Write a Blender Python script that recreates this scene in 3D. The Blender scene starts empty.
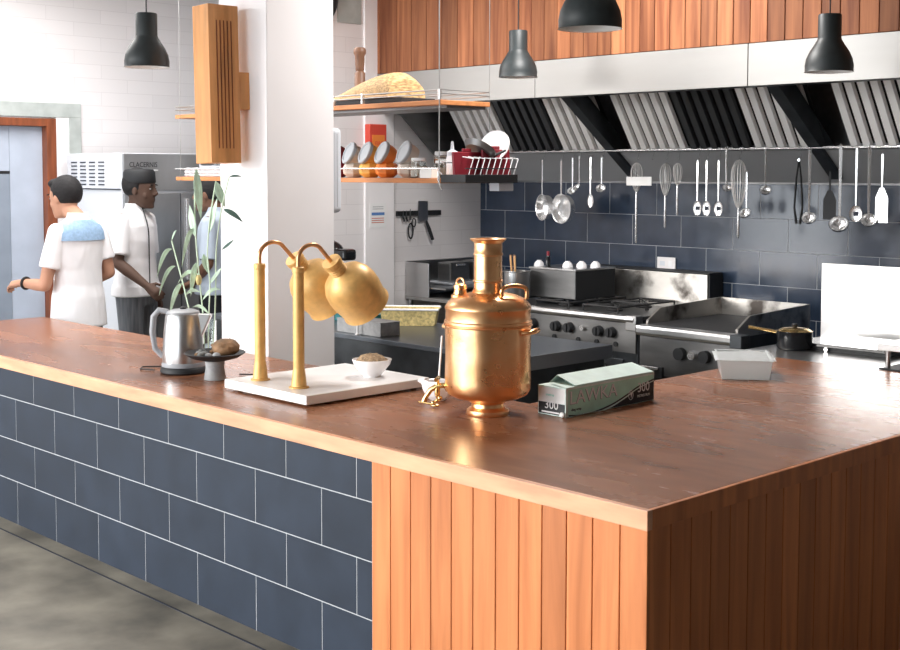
import bpy, bmesh, math, random
from mathutils import Vector, Matrix, Euler

random.seed(7)
S = bpy.context.scene
COL = S.collection
PI = math.pi

# ------------------------------------------------------------------ camera
cam_data = bpy.data.cameras.new('camera')
cam_data.sensor_fit = 'HORIZONTAL'
cam_data.sensor_width = 36.0
cam_data.lens = 36.0 * 1273.43 / 900.0
cam_data.shift_y = -(325.0 - 249.83) / 900.0
cam_data.clip_start = 0.05
cam = bpy.data.objects.new('camera', cam_data)
COL.objects.link(cam)
yaw, pit, roll = .804128, .061386, .00122546
F = Vector((-math.sin(yaw)*math.cos(pit), math.cos(yaw)*math.cos(pit), -math.sin(pit)))
R0 = Vector((math.cos(yaw), math.sin(yaw), 0)); U0 = R0.cross(F)
RT = math.cos(roll)*R0 + math.sin(roll)*U0
UP = -math.sin(roll)*R0 + math.cos(roll)*U0
cam.matrix_world = Matrix(((RT.x, UP.x, -F.x, 2.035), (RT.y, UP.y, -F.y, -2.696), (RT.z, UP.z, -F.z, 1.70), (0, 0, 0, 1)))
S.camera = cam

# ------------------------------------------------------------------ world, sun, lamps, exposure
W = bpy.data.worlds.new('world'); S.world = W; W.use_nodes = True
bg = W.node_tree.nodes['Background']
bg.inputs['Color'].default_value = (0.90, 0.95, 1.0, 1)
bg.inputs['Strength'].default_value = 4.4

def sun(energy, direction, angle, color):
    d = bpy.data.lights.new('sun', 'SUN'); d.energy = energy; d.angle = math.radians(angle); d.color = color
    o = bpy.data.objects.new('sun', d); COL.objects.link(o)
    o.rotation_euler = Vector(direction).to_track_quat('-Z', 'Y').to_euler(); return o
sun(2.6, (0.42, 0.86, -0.20), 20, (1.0, 0.95, 0.90))

def area(name, loc, sx, sy, power, color=(1, 1, 1), rot=(0, 0, 0)):
    d = bpy.data.lights.new(name, 'AREA'); d.shape = 'RECTANGLE'; d.size = sx; d.size_y = sy; d.energy = power; d.color = color
    o = bpy.data.objects.new(name, d); COL.objects.link(o); o.location = loc; o.rotation_euler = rot; return o
# kitchen light on the ceiling, then two added fill lights (above the frame)
area('kitchen_ceiling_light', (-2.3, 2.2, 3.17), .6, .6, 74, (1.0, .97, .94))
area('pass_fill_light', (-4.5, 1.7, 3.17), .9, .6, 26, (1.0, .98, .96))  # added fill over the pass
area('cooks_fill_light', (-5.4, .9, 3.17), 2.0, 1.6, 84, (1.0, .98, .96))  # added fill to brighten the far wall and the shirts
VS = S.view_settings
VS.view_transform = 'Standard'; VS.look = 'None'; VS.gamma = 1.0; VS.use_curve_mapping = False
VS.exposure = 0.15

# ------------------------------------------------------------------ materials
M = {}
def mat(name, col, rough=.5, metal=0.0, spec=None, trans=0, ior=1.45, coat=0, alpha=None):
    m = bpy.data.materials.new(name); m.use_nodes = True
    b = m.node_tree.nodes['Principled BSDF']
    b.inputs['Base Color'].default_value = (*col, 1); b.inputs['Roughness'].default_value = rough
    b.inputs['Metallic'].default_value = metal; b.inputs['IOR'].default_value = ior
    if trans: b.inputs['Transmission Weight'].default_value = trans
    if coat: b.inputs['Coat Weight'].default_value = coat
    if spec is not None: b.inputs['Specular IOR Level'].default_value = spec
    M[name] = m; return m
def nodes(m): return m.node_tree.nodes, m.node_tree.links, m.node_tree.nodes['Principled BSDF']
def vary(m, scale=(5, 5, 5), amt=.15, detail=4, rough=0.0, bump=0.0, noise=1.0, dark=None, island=0.0, distort=0.0):
    """procedural noise over object space: colour variation, roughness variation, bump"""
    n, l, b = nodes(m)
    tc = n.new('ShaderNodeTexCoord'); mp = n.new('ShaderNodeMapping'); mp.inputs['Scale'].default_value = scale
    l.new(tc.outputs['Object'], mp.inputs['Vector'])
    nz = n.new('ShaderNodeTexNoise'); nz.inputs['Scale'].default_value = noise; nz.inputs['Detail'].default_value = detail
    nz.inputs['Distortion'].default_value = distort
    base = tuple(b.inputs['Base Color'].default_value)
    vec = mp.outputs['Vector']
    if island:
        g = n.new('ShaderNodeNewGeometry'); va = n.new('ShaderNodeVectorMath'); va.operation = 'ADD'
        sc = n.new('ShaderNodeVectorMath'); sc.operation = 'SCALE'; sc.inputs['Scale'].default_value = 37.0
        cb = n.new('ShaderNodeCombineXYZ')
        for i in range(3): l.new(g.outputs['Random Per Island'], cb.inputs[i])
        l.new(cb.outputs[0], sc.inputs[0]); l.new(vec, va.inputs[0]); l.new(sc.outputs[0], va.inputs[1]); vec = va.outputs[0]
    l.new(vec, nz.inputs['Vector'])
    rp = n.new('ShaderNodeValToRGB')
    lo = dark or tuple(c*(1-amt) for c in base[:3]); hi = tuple(min(1, c*(1+amt)) for c in base[:3])
    rp.color_ramp.elements[0].position = .3; rp.color_ramp.elements[1].position = .7
    rp.color_ramp.elements[0].color = (*lo, 1); rp.color_ramp.elements[1].color = (*hi, 1)
    l.new(nz.outputs['Fac'], rp.inputs['Fac']); out = rp.outputs['Color']
    if island:
        hs = n.new('ShaderNodeHueSaturation'); mr = n.new('ShaderNodeMapRange')
        mr.inputs['To Min'].default_value = 1-island; mr.inputs['To Max'].default_value = 1+island*.6
        l.new(g.outputs['Random Per Island'], mr.inputs['Value']); l.new(mr.outputs[0], hs.inputs['Value'])
        l.new(out, hs.inputs['Color']); out = hs.outputs['Color']
    l.new(out, b.inputs['Base Color'])
    if rough:
        mr2 = n.new('ShaderNodeMapRange'); r0 = b.inputs['Roughness'].default_value
        mr2.inputs['To Min'].default_value = max(0, r0-rough); mr2.inputs['To Max'].default_value = min(1, r0+rough)
        l.new(nz.outputs['Fac'], mr2.inputs['Value']); l.new(mr2.outputs[0], b.inputs['Roughness'])
    if bump:
        bp = n.new('ShaderNodeBump'); bp.inputs['Strength'].default_value = bump; bp.inputs['Distance'].default_value = .03 if bump >= .9 else .01
        l.new(nz.outputs['Fac'], bp.inputs['Height']); l.new(bp.outputs[0], b.inputs['Normal'])
    return m
def grime(m, scale=2.0, lo=.42, hi=.62, col=(.02, .02, .02), fac=.6):
    """shaped stains on top of what feeds Base Color"""
    n, l, b = nodes(m)
    tc = n.new('ShaderNodeTexCoord'); nz = n.new('ShaderNodeTexNoise'); nz.inputs['Scale'].default_value = scale; nz.inputs['Detail'].default_value = 6
    l.new(tc.outputs['Object'], nz.inputs['Vector'])
    rp = n.new('ShaderNodeValToRGB'); rp.color_ramp.elements[0].position = lo; rp.color_ramp.elements[1].position = hi
    rp.color_ramp.elements[0].color = (0, 0, 0, 1); rp.color_ramp.elements[1].color = (fac, fac, fac, 1)
    l.new(nz.outputs['Fac'], rp.inputs['Fac'])
    mx = n.new('ShaderNodeMix'); mx.data_type = 'RGBA'
    src = b.inputs['Base Color']
    if src.is_linked: l.new(src.links[0].from_socket, mx.inputs['A'])
    else: mx.inputs['A'].default_value = tuple(src.default_value)
    mx.inputs['B'].default_value = (*col, 1); l.new(rp.outputs['Color'], mx.inputs['Factor'])
    l.new(mx.outputs['Result'], src); return m
def bricks(m, axis, bw, bh, mortar, mcol, bump=.3):
    """tile joints on a wall whose normal is axis"""
    n, l, b = nodes(m)
    tc = n.new('ShaderNodeTexCoord'); sp = n.new('ShaderNodeSeparateXYZ'); cb = n.new('ShaderNodeCombineXYZ')
    l.new(tc.outputs['Object'], sp.inputs[0]); l.new(sp.outputs['Y' if axis == 'X' else 'X'], cb.inputs[0]); l.new(sp.outputs['Z'], cb.inputs[1])
    t = n.new('ShaderNodeTexBrick'); t.inputs['Scale'].default_value = 1; t.inputs['Brick Width'].default_value = bw
    t.inputs['Row Height'].default_value = bh; t.inputs['Mortar Size'].default_value = mortar; t.inputs['Mortar Smooth'].default_value = .2
    c = tuple(b.inputs['Base Color'].default_value)
    t.inputs['Color1'].default_value = c; t.inputs['Color2'].default_value = tuple(x*.96 for x in c[:3])+(1,); t.inputs['Mortar'].default_value = (*mcol, 1)
    l.new(cb.outputs[0], t.inputs['Vector']); l.new(t.outputs['Color'], b.inputs['Base Color'])
    bp = n.new('ShaderNodeBump'); bp.inputs['Strength'].default_value = bump; bp.inputs['Distance'].default_value = .004; bp.invert = True
    l.new(t.outputs['Fac'], bp.inputs['Height']); l.new(bp.outputs[0], b.inputs['Normal']); return m

vary(mat('white_paint', (.86, .84, .85), .55), (1, 1, 1), .02, noise=3, bump=.03)
vary(mat('ceiling_paint', (.52, .50, .48), .7), (1, 1, 1), .02, noise=3)
bricks(mat('white_tile_side', (.78, .755, .76), .3), 'X', .45, .105, .002, (.66, .635, .64), .15)
mat('dark_paint', (.34, .32, .31), .8)
vary(mat('concrete_floor', (.215, .195, .155), .55), (1, 1, 1), .5, 12, .12, .1, 3.5)
vary(mat('concrete_trim', (.42, .455, .44), .7), (1, 1, 1), .15, 6, 0, .15, 9)
vary(mat('navy_tile', (.020, .029, .046), .5, spec=.3), (1, 1, 1), .16, 8, .08, .06, 7, island=.12)
vary(mat('navy_wall_tile', (.026, .040, .068), .15, ior=1.65), (1, 1, 1), .16, 8, .08, .03, 9, island=.12)
vary(mat('grout', (.42, .44, .46), .8), (1, 1, 1), .1, noise=30)
vary(mat('plank_wood', (.60, .215, .075), .45), (14, 14, 1.0), .15, 6, .08, .08, 1.4, dark=(.45, .145, .045), island=.16, distort=.6)
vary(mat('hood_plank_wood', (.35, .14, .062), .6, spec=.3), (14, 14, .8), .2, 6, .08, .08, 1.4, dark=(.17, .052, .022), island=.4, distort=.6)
vary(mat('counter_wood', (.30, .122, .058), .27), (1.0, 3.2, 3), .12, 5, .03, .0, 2.2, dark=(.195, .080, .042), distort=.1)
vary(mat('lit_edge_wood', (.72, .36, .21), .4), (2, 12, 12), .2, 6, .08, .04, 2)  # bar top wood with the bright light on its front put into the colour
vary(mat('speaker_wood', (.66, .30, .105), .45), (12, 12, 1.5), .18, 6, 0, .05, 2)
vary(mat('shelf_wood', (.55, .22, .08), .5), (2, 12, 12), .25, 6, 0, .06, 2)
vary(mat('door_wood', (.22, .06, .022), .4), (12, 12, 1.5), .35, 6, 0, .06, 2)
vary(mat('steel', (.56, .56, .56), .30, 1.0), (1.5, 1.5, 8), .05, 4, .05, .0, 1.5)
vary(mat('steel_flat', (.33, .325, .315), .48, .75), (1.2, 6, 6), .05, 4, .05, .0, 1.2)
vary(mat('table_steel', (.17, .19, .215), .30, .8), (1.2, 6, 6), .12, 6, .06, .0, 9)
vary(mat('panel_steel', (.46, .465, .47), .5, .4), (1, 2, 2), .06, 4, .05, .0, 1.2)
vary(mat('worn_steel', (.21, .21, .21), .40, .9), (2, 2, 8), .2, 6, .1, .02, 1.5)
grime(vary(mat('scorched_steel', (.52, .50, .47), .40, 1.0), (2, 2, 5), .2, 6, .1, .02, 1.5), 5, .52, .66, (.03, .022, .018), .9)
mat('chrome', (.82, .82, .82), .26, .85); mat('whisk_wire', (.85, .84, .82), .4, .4)
vary(mat('dark_steel', (.05, .056, .062), .42, .6), (3, 3, 3), .3, 4, .1, .02, 3)
mat('filter_steel', (.85, .84, .82), .5, .15)
mat('dark_filter_steel', (.075, .08, .085), .40, .7)
mat('black', (.012, .013, .015), .6)
mat('black_gloss', (.010, .011, .013), .15)
vary(mat('cast_iron', (.018, .018, .019), .65), (1, 1, 1), .3, noise=30, bump=.1)
vary(mat('lamp_black', (.020, .026, .028), .48), (1, 1, 1), .2, noise=20)
mat('lamp_white', (.85, .85, .84), .5)
vary(mat('copper', (.98, .60, .32), .29, 1.0), (1, 1, 1), .06, 6, .08, .25, 9, dark=(.93, .48, .21))
mat('brass', (.80, .56, .24), .25, 1.0)
vary(mat('gold_paint', (.70, .42, .145), .42, .25), (1, 1, 1), .12, 5, .05, .04, 30)
mat('copper_pipe', (.62, .33, .16), .3, .8)
vary(mat('marble', (.86, .84, .83), .28), (1, 1, 1), .05, 6, 0, 0, 4, distort=2)
mat('ceramic', (.86, .85, .86), .2)
mat('white_plastic', (.82, .82, .83), .35)
mat('grey_plastic', (.30, .31, .33), .4)
mat('pale_grey', (.62, .65, .70), .5)
vary(mat('door_panel', (.42, .47, .56), .55), (1, 1, 1), .06, noise=6)
vary(mat('door_panel_dark', (.24, .28, .34), .55), (1, 1, 1), .06, noise=6)
mat('fridge_white', (.70, .72, .76), .35)
vary(mat('fridge_steel', (.42, .43, .44), .34, .85), (2, 2, 1), .25, 4, .08, 0, 1.5)
mat('slot_dark', (.03, .035, .05), .7)
vary(mat('mint_card', (.76, .92, .86), .55), (1, 1, 1), .08, noise=14)
vary(mat('white_card', (.84, .84, .82), .6), (1, 1, 1), .04, noise=20)
vary(mat('mint_deep', (.52, .85, .71), .55), (1, 1, 1), .1, noise=14)
mat('card_black', (.01, .014, .018), .5)
mat('mint_ink', (.25, .60, .48), .6)
mat('skin_light', (.50, .26, .17), .65)
mat('skin_dark', (.085, .045, .030), .65)
mat('skin_mid', (.19, .095, .06), .65)
vary(mat('hair', (.008, .007, .008), .75), (1, 1, 1), .3, noise=60, bump=.3)
vary(mat('white_cloth', (.84, .84, .86), .8), (1, 1, .45), .04, 2, 0, .9, 6, distort=.6)
vary(mat('pale_blue_cloth', (.48, .56, .66), .8), (1, 1, 1), .05, 3, 0, .25, 9)
vary(mat('denim_yoke', (.28, .42, .60), .85), (1, 1, 1), .15, noise=60)
vary(mat('grey_trousers', (.13, .14, .155), .8), (30, 30, 2), .4, noise=2)
vary(mat('black_trousers', (.012, .014, .02), .8), (1, 1, 1), .2, noise=9)
mat('eye_white', (.30, .28, .27), .6)
mat('red_paint', (.62, .07, .045), .4)
mat('red_board', (.20, .010, .020), .45)
mat('orange_ware', (.80, .24, .05), .4)
mat('yellow_ware', (.82, .45, .10), .4)
mat('beige_ware', (.62, .55, .48), .5)
mat('grey_lid', (.40, .43, .46), .45)
vary(mat('rattan', (.46, .30, .14), .7), (60, 25, 110), .5, noise=1.2, bump=.4)
vary(mat('pin_wood', (.17, .085, .05), .5), (20, 20, 3), .3, noise=2)
vary(mat('grain', (.62, .50, .22), .8), (1, 1, 1), .35, noise=70, bump=.5)
vary(mat('spice', (.36, .25, .15), .9), (1, 1, 1), .5, noise=90, bump=.8)
vary(mat('brown_husk', (.23, .13, .065), .7), (1, 1, 1), .6, noise=18, bump=.8)
vary(mat('pebble', (.10, .105, .10), .5), (1, 1, 1), .6, noise=20, bump=.2)
vary(mat('stone_grey', (.27, .275, .28), .6), (1, 1, 1), .2, noise=30, bump=.1)
mat('teal', (.02, .16, .18), .4)
mat('stem_green', (.62, .76, .58), .5)
vary(mat('leaf_green', (.60, .78, .60), .45), (1, 1, 1), .3, noise=12)
mat('dark_leaf', (.10, .17, .14), .45)
mat('paper', (.85, .85, .85), .7)
mat('blue_ink', (.10, .22, .5), .7)
mat('red_ink', (.6, .2, .15), .7)
mat('socket_white', (.78, .76, .76), .4)
mat('bamboo', (.62, .36, .16), .5)
mat('wine_glass_red', (.10, .012, .012), .2)
def glass(name, col, rough=.03, ior=1.45):
    m = mat(name, col, rough, trans=1.0, ior=ior); return m
mat('frosted', (.80, .83, .83), .3, trans=.45, ior=1.3); glass('clear_glass', (.95, .98, .97)); glass('clear_plastic', (.92, .95, .95), .12, 1.3)

# ------------------------------------------------------------------ helpers
def obj(name, bm, m, parent=None, smooth=False, loc=None, rot=None, bevel=0, seg=2, label=None):
    me = bpy.data.meshes.new(name)
    bmesh.ops.recalc_face_normals(bm, faces=bm.faces)
    bm.to_mesh(me); bm.free()
    mats = m if isinstance(m, (list, tuple)) else [m]
    for x in mats: me.materials.append(M[x])
    if smooth:
        me.shade_smooth()
        try: me.set_sharp_from_angle(angle=math.radians(40))
        except Exception: pass
    o = bpy.data.objects.new(name, me); COL.objects.link(o)
    if parent: o.parent = parent
    if loc is not None: o.location = loc
    if rot is not None: o.rotation_euler = rot
    if bevel:
        md = o.modifiers.new('bevel', 'BEVEL'); md.width = bevel; md.segments = seg; md.limit_method = 'ANGLE'; md.angle_limit = math.radians(40)
    if label: o['label'] = label
    return o
def tag(o, label, cat, group=None, kind=None):
    o['label'] = label; o['category'] = cat
    if group: o['group'] = group
    if kind: o['kind'] = kind
    return o
def thing(name, label, cat, loc=(0, 0, 0), rotz=0, group=None, rot=None):
    o = bpy.data.objects.new(name, None); COL.objects.link(o); o.empty_display_size = .05
    o.location = loc; o.rotation_euler = rot if rot else (0, 0, rotz)
    return tag(o, label, cat, group)
def struct(name, bm, m, **k):
    o = obj(name, bm, m, **k); o['kind'] = 'structure'; return o
def kids(o): return [c for c in bpy.data.objects if c.parent == o]
def dup(root, loc=None, rotz=None, label=None, group=None):
    r = root.copy(); COL.objects.link(r)
    if loc is not None: r.location = loc
    if rotz is not None: r.rotation_euler = (0, 0, rotz)
    if label: r['label'] = label
    if group: r['group'] = group
    for ch in kids(root):
        c = ch.copy(); COL.objects.link(c); c.parent = r
        for g in kids(ch):
            d = g.copy(); COL.objects.link(d); d.parent = c
    return r
def B(): return bmesh.new()
def box(bm, x0, x1, y0, y1, z0, z1, mi=0):
    vs = [bm.verts.new((x, y, z)) for x in (x0, x1) for y in (y0, y1) for z in (z0, z1)]
    for q in ((0, 1, 3, 2), (4, 6, 7, 5), (0, 4, 5, 1), (2, 3, 7, 6), (0, 2, 6, 4), (1, 5, 7, 3)):
        f = bm.faces.new([vs[i] for i in q]); f.material_index = mi
    return bm
def frame_of(d):
    d = Vector(d).normalized(); a = Vector((0, 0, 1)) if abs(d.z) < .9 else Vector((1, 0, 0))
    x = d.cross(a).normalized(); return x, d.cross(x).normalized()
def tube(bm, pts, r, n=10, closed=False, cap=True, mi=0):
    pts = [Vector(p) for p in pts]; N = len(pts)
    rs = r if isinstance(r, (list, tuple)) else [r]*N
    rings = []; x = None
    for i, p in enumerate(pts):
        if closed: d = pts[(i+1) % N]-pts[i-1]
        else: d = pts[min(i+1, N-1)]-pts[max(i-1, 0)]
        d.normalize()
        if x is None: x, y = frame_of(d)
        else:
            x = (x - d*x.dot(d)).normalized(); y = d.cross(x).normalized()
        rings.append([bm.verts.new(p + rs[i]*(math.cos(t)*x+math.sin(t)*y)) for t in [2*PI*k/n for k in range(n)]])
    for i in range(N if closed else N-1):
        a, b = rings[i], rings[(i+1) % N]
        for k in range(n):
            f = bm.faces.new((a[k], a[(k+1) % n], b[(k+1) % n], b[k])); f.material_index = mi
    if not closed and cap:
        for q in (rings[0], rings[-1]):
            f = bm.faces.new(q); f.material_index = mi
    return bm
def cyl(bm, p0, p1, r0, r1=None, n=24, mi=0): return tube(bm, [p0, p1], [r0, r0 if r1 is None else r1], n, mi=mi)
def lathe(bm, prof, n=48, c=(0, 0, 0), sx=1, sy=1, mi=0, M4=None):
    rings = []; c = Vector(c)
    for r, z in prof:
        rr = max(r, 1e-5)
        ring = []
        for k in range(n):
            t = 2*PI*k/n; v = Vector((rr*math.cos(t)*sx, rr*math.sin(t)*sy, z))
            if M4: v = M4 @ v
            ring.append(bm.verts.new(c+v))
        rings.append(ring)
    for a, b in zip(rings, rings[1:]):
        for k in range(n):
            f = bm.faces.new((a[k], a[(k+1) % n], b[(k+1) % n], b[k])); f.material_index = mi
    for q, (r, z) in ((rings[0], prof[0]), (rings[-1], prof[-1])):
        if r < 1e-4: bmesh.ops.remove_doubles(bm, verts=q, dist=1e-4)
    return bm
def lathe_solid(bm, prof, **k):
    p = list(prof)
    if p[0][0] > 1e-4: p = [(0, p[0][1])]+p
    if p[-1][0] > 1e-4: p = p+[(0, p[-1][1])]
    return lathe(bm, p, **k)
def ell(bm, c, r, rot=None, u=20, v=12, mi=0):
    mt = Matrix.Translation(c)
    if rot: mt = mt @ Euler(rot).to_matrix().to_4x4()
    mt = mt @ Matrix.Diagonal((*(r if isinstance(r, (tuple, list)) else (r, r, r)), 1))
    g = bmesh.ops.create_uvsphere(bm, u_segments=u, v_segments=v, radius=1, matrix=mt)
    if mi:
        for vv in g['verts']:
            for f in vv.link_faces: f.material_index = mi
    return bm
def prism(bm, poly, lo, hi, axis='x', mi=0):
    """polygon in the two other axes, extruded along axis"""
    def P(a, b, t): return {'x': (t, a, b), 'y': (a, t, b), 'z': (a, b, t)}[axis]
    A = [bm.verts.new(P(a, b, lo)) for a, b in poly]; C2 = [bm.verts.new(P(a, b, hi)) for a, b in poly]
    fs = [bm.faces.new(A), bm.faces.new(C2)]
    for i in range(len(poly)):
        j = (i+1) % len(poly); fs.append(bm.faces.new((A[i], A[j], C2[j], C2[i])))
    for f in fs: f.material_index = mi
    return bm
def loft(bm, rings, n=24):
    """rings: (center, rx, ry[, tilt]) horizontal ellipses, closed at both ends"""
    R = []
    for c, rx, ry in rings:
        R.append([bm.verts.new((c[0]+rx*math.cos(2*PI*k/n), c[1]+ry*math.sin(2*PI*k/n), c[2])) for k in range(n)])
    for a, b in zip(R, R[1:]):
        for k in range(n): bm.faces.new((a[k], a[(k+1) % n], b[(k+1) % n], b[k]))
    bm.faces.new(R[0]); bm.faces.new(R[-1]); return bm
def limb(bm, pts, rs, n=14):
    tube(bm, pts, rs, n)
    for p, r in zip(pts, rs): ell(bm, p, r*.99, u=14, v=8)
    return bm
def remesh(o, size=.008, smooth=4):
    m = o.modifiers.new('remesh', 'REMESH'); m.mode = 'VOXEL'; m.voxel_size = size; m.use_smooth_shade = True
    s = o.modifiers.new('smooth', 'SMOOTH'); s.iterations = smooth; s.factor = .5
    return o
def arc(c, r, a0, a1, n, u, v):
    c = Vector(c); u = Vector(u); v = Vector(v)
    return [c + r*(math.cos(a0+(a1-a0)*i/n)*u + math.sin(a0+(a1-a0)*i/n)*v) for i in range(n+1)]
def text(name, s, size, m, parent, loc, rot, depth=.0006, align='CENTER', sx=1.0):
    c = bpy.data.curves.new(name, 'FONT'); c.body = s; c.size = size; c.extrude = depth; c.align_x = align; c.align_y = 'CENTER'
    c.resolution_u = 3; tmp = bpy.data.objects.new(name, c); COL.objects.link(tmp); bpy.context.view_layer.update()
    me = bpy.data.meshes.new_from_object(tmp.evaluated_get(bpy.context.evaluated_depsgraph_get())); bpy.data.objects.remove(tmp)
    me.materials.clear(); me.materials.append(M[m]); o = bpy.data.objects.new(name, me); COL.objects.link(o); o.parent = parent
    o.location = loc; o.rotation_euler = rot; o.scale = (sx, 1, 1); return o

HT = .802
# ================================================================== SETTING
struct('floor', box(B(), -9, 5, -7, 4.6, -.12, 0), 'concrete_floor')
bm = B(); box(bm, -9, 5, -.098, -.090, -.001, .0015); struct('trim_1', bm, 'slot_dark')
struct('ceiling', box(B(), -9, 5, -4.2, 4.6, 3.2, 3.35), 'ceiling_paint')
# navy tiled rear wall: grout bed and one mesh of tiles
struct('wall_back', box(B(), -9, 4, 4.2494, 4.45, 0, 3.2), 'grout')
bm = B()
zs = [.174, .381, .588, .795, .988, 1.2026, 1.409, 1.624, 1.83]
for i in range(len(zs)-1):
    x0 = -4.84 if False else -2.77 - .402*6 + (.201 if i % 2 else 0)
    if i % 2 == 0: pass
    x = x0
    while x < 1.6:
        a, b = max(x+.0022, -4.838), x+.402-.0022
        if b > a: box(bm, a, b, 4.248, 4.258, zs[i]+.0016, zs[i+1]-.0016)
        x += .402
wt = struct('wall_back_tiling', bm, 'navy_wall_tile', bevel=.0005, seg=1)
# white tiled side wall between kitchen and the rear, with painted pilaster
struct('wall_side', box(B(), -5.0, -4.84, 2.30, 4.249, 0, 3.2), 'white_tile_side')
struct('trim_2', box(B(), -4.845, -4.825, 3.085, 3.357, 0, 3.2), 'white_paint', bevel=.004)
struct('trim_3', box(B(), -4.842, -4.832, 2.85, 3.06, 2.72, 3.2), 'concrete_trim')
struct('trim_4', box(B(), -4.843, -4.836, 3.357, 3.366, 0, 2.1), 'slot_dark')
# far white tiled wall with the doorway
bm = B(); box(bm, -7.2, -7.0, 1.86, 4.3, 0, 3.2); box(bm, -7.2, -7.0, .86, 1.86, 2.10, 3.2); box(bm, -7.2, -7.0, -2.6, .86, 0, 3.2)
struct('wall_left', bm, 'white_tile_side')
bm = B(); box(bm, -7.03, -6.985, .70, 2.067, 2.105, 2.212); box(bm, -7.03, -6.985, 1.965, 2.067, 0, 2.105)
struct('trim_5', bm, 'concrete_trim', bevel=.003)
struct('trim_6', box(B(), -7.02, -6.99, 1.862, 1.965, 0, 2.105), 'white_paint')
bm = B(); box(bm, -7.12, -6.985, 1.785, 1.862, 0, 2.095); box(bm, -7.12, -6.985, .86, 1.785, 2.035, 2.095); box(bm, -7.12, -6.985, .86, .93, 0, 2.035)
d1 = struct('door_1', bm, 'door_wood', bevel=.004)
obj('door_leaf', box(B(), -7.10, -7.06, 1.522, 1.784, .01, 2.034), 'door_panel', d1, bevel=.003)
obj('door_leaf', box(B(), -7.10, -7.055, .932, 1.52, .01, 1.68), 'door_panel_dark', d1, bevel=.003)
obj('door_leaf', box(B(), -7.10, -7.058, .932, 1.52, 1.70, 2.034), 'door_panel', d1, bevel=.003)
obj('door_seam', box(B(), -7.09, -7.052, .932, 1.52, 1.68, 1.70), 'black', d1)
# right-hand wall, dim, outside the frame
struct('wall_right', box(B(), 4.0, 4.2, -4.2, 4.45, 0, 3.2), 'dark_paint')
bm = B(); box(bm, -.2, 4.2, -4.2, -4.05, 0, 3.2)
struct('wall_sky_block', bm, 'dark_paint')  # added wall out of view, keeps sky light off the counter end
# column standing behind the bar
struct('column', box(B(), -3.403, -3.001, .932, 1.342, 0, 3.2), 'white_paint', bevel=.004)

# timber boarding above the hood
bm = B(); x = -4.838
bds = [-4.838, -4.80, -4.62, -4.47]
while bds[-1] < 1.2: bds.append(bds[-1]+(.105 if bds[-1] > -3.6 else .15))
for a, b in zip(bds, bds[1:]): box(bm, a+.002, b-.002, 3.2, 3.222, 2.386, 3.198)
bh = tag(obj('timber_bulkhead', bm, 'hood_plank_wood', bevel=.002, seg=1), 'reddish brown vertical timber boarding above the steel extractor hood', 'wall cladding')
obj('backing_board', box(B(), -4.838, 1.2, 3.223, 3.25, 2.386, 3.198), 'black', bh)

# ================================================================== BAR COUNTER
base = thing('bar_counter_base', 'long bar counter base clad in navy tiles and orange timber boards', 'counter', (-2.6, .5, 0))
ox, oy = -2.6, .5
bm = B(); box(bm, -5.33-ox, -1.132-ox, -.0008-oy, .90-oy, 0, .746); box(bm, -1.132-ox, -.02-ox, .012-oy, 2.66-oy, 0, .746)
obj('carcass', bm, 'grout', base)
bm = B(); rows = [0, .208, .406, .608, .746]
for i in range(4):
    x = -5.9 + (-1.402 + 5.9) % .393
    if i % 2: x += .1965 - .393*0
    if i in (0, 2): x = -1.402 - .393*12
    else: x = -1.213 - .393*12
    while x < -1.132:
        a, b = max(x+.002, -5.335), min(x+.393-.002, -1.134)
        if b-a > .004: box(bm, a-ox, b-ox, -.002-oy, .01-oy, rows[i]+(.002 if i else 0), rows[i+1]-.002)
        x += .393
obj('tile_cladding', bm, 'navy_tile', base, bevel=.0006, seg=1, label='navy blue wall tiles in running bond')
bm = B()
pl = [-1.132, -1.038, -.941, -.846, -.753, -.658, -.563, -.468, -.378, -.285, -.19, -.094, -.0]
for a, b in zip(pl, pl[1:]): box(bm, a+.0014-ox, b-.0014-ox, -.004-oy, .014-oy, 0, .747)
obj('front_boards', bm, 'plank_wood', base, bevel=.0025, seg=2)
bm = B(); y = .006
while y < 2.66:
    box(bm, -.020-ox, -.001-ox, y+.0014-oy, min(y+.0945, 2.66)-.0014-oy, 0, .747); y += .0945
obj('end_boards', bm, 'plank_wood', base, bevel=.0025, seg=2)

top = thing('countertop', 'polished brown wooden bar top running around the kitchen corner', 'countertop', (-2.6, .5, .747))
poly = [(-5.34, .012), (-.012, .012), (-.012, 2.70), (-1.275, 2.70), (-1.275, .92), (-5.34, .92)]
obj('top_slab', prism(B(), [(a-ox, b-oy) for a, b in poly], 0, .055, 'z'), 'counter_wood', top)
bm = B(); box(bm, -5.34-ox, .004-ox, -.012-oy, .0119-oy, 0, .0550)
obj('edge_strip', bm, 'lit_edge_wood', top, bevel=.002, label='front edge strip with bright light painted into its orange')
obj('edge_strip', box(B(), -.0119-ox, .004-ox, .0121-oy, 2.70-oy, 0, .0550), 'plank_wood', top, bevel=.002)

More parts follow.
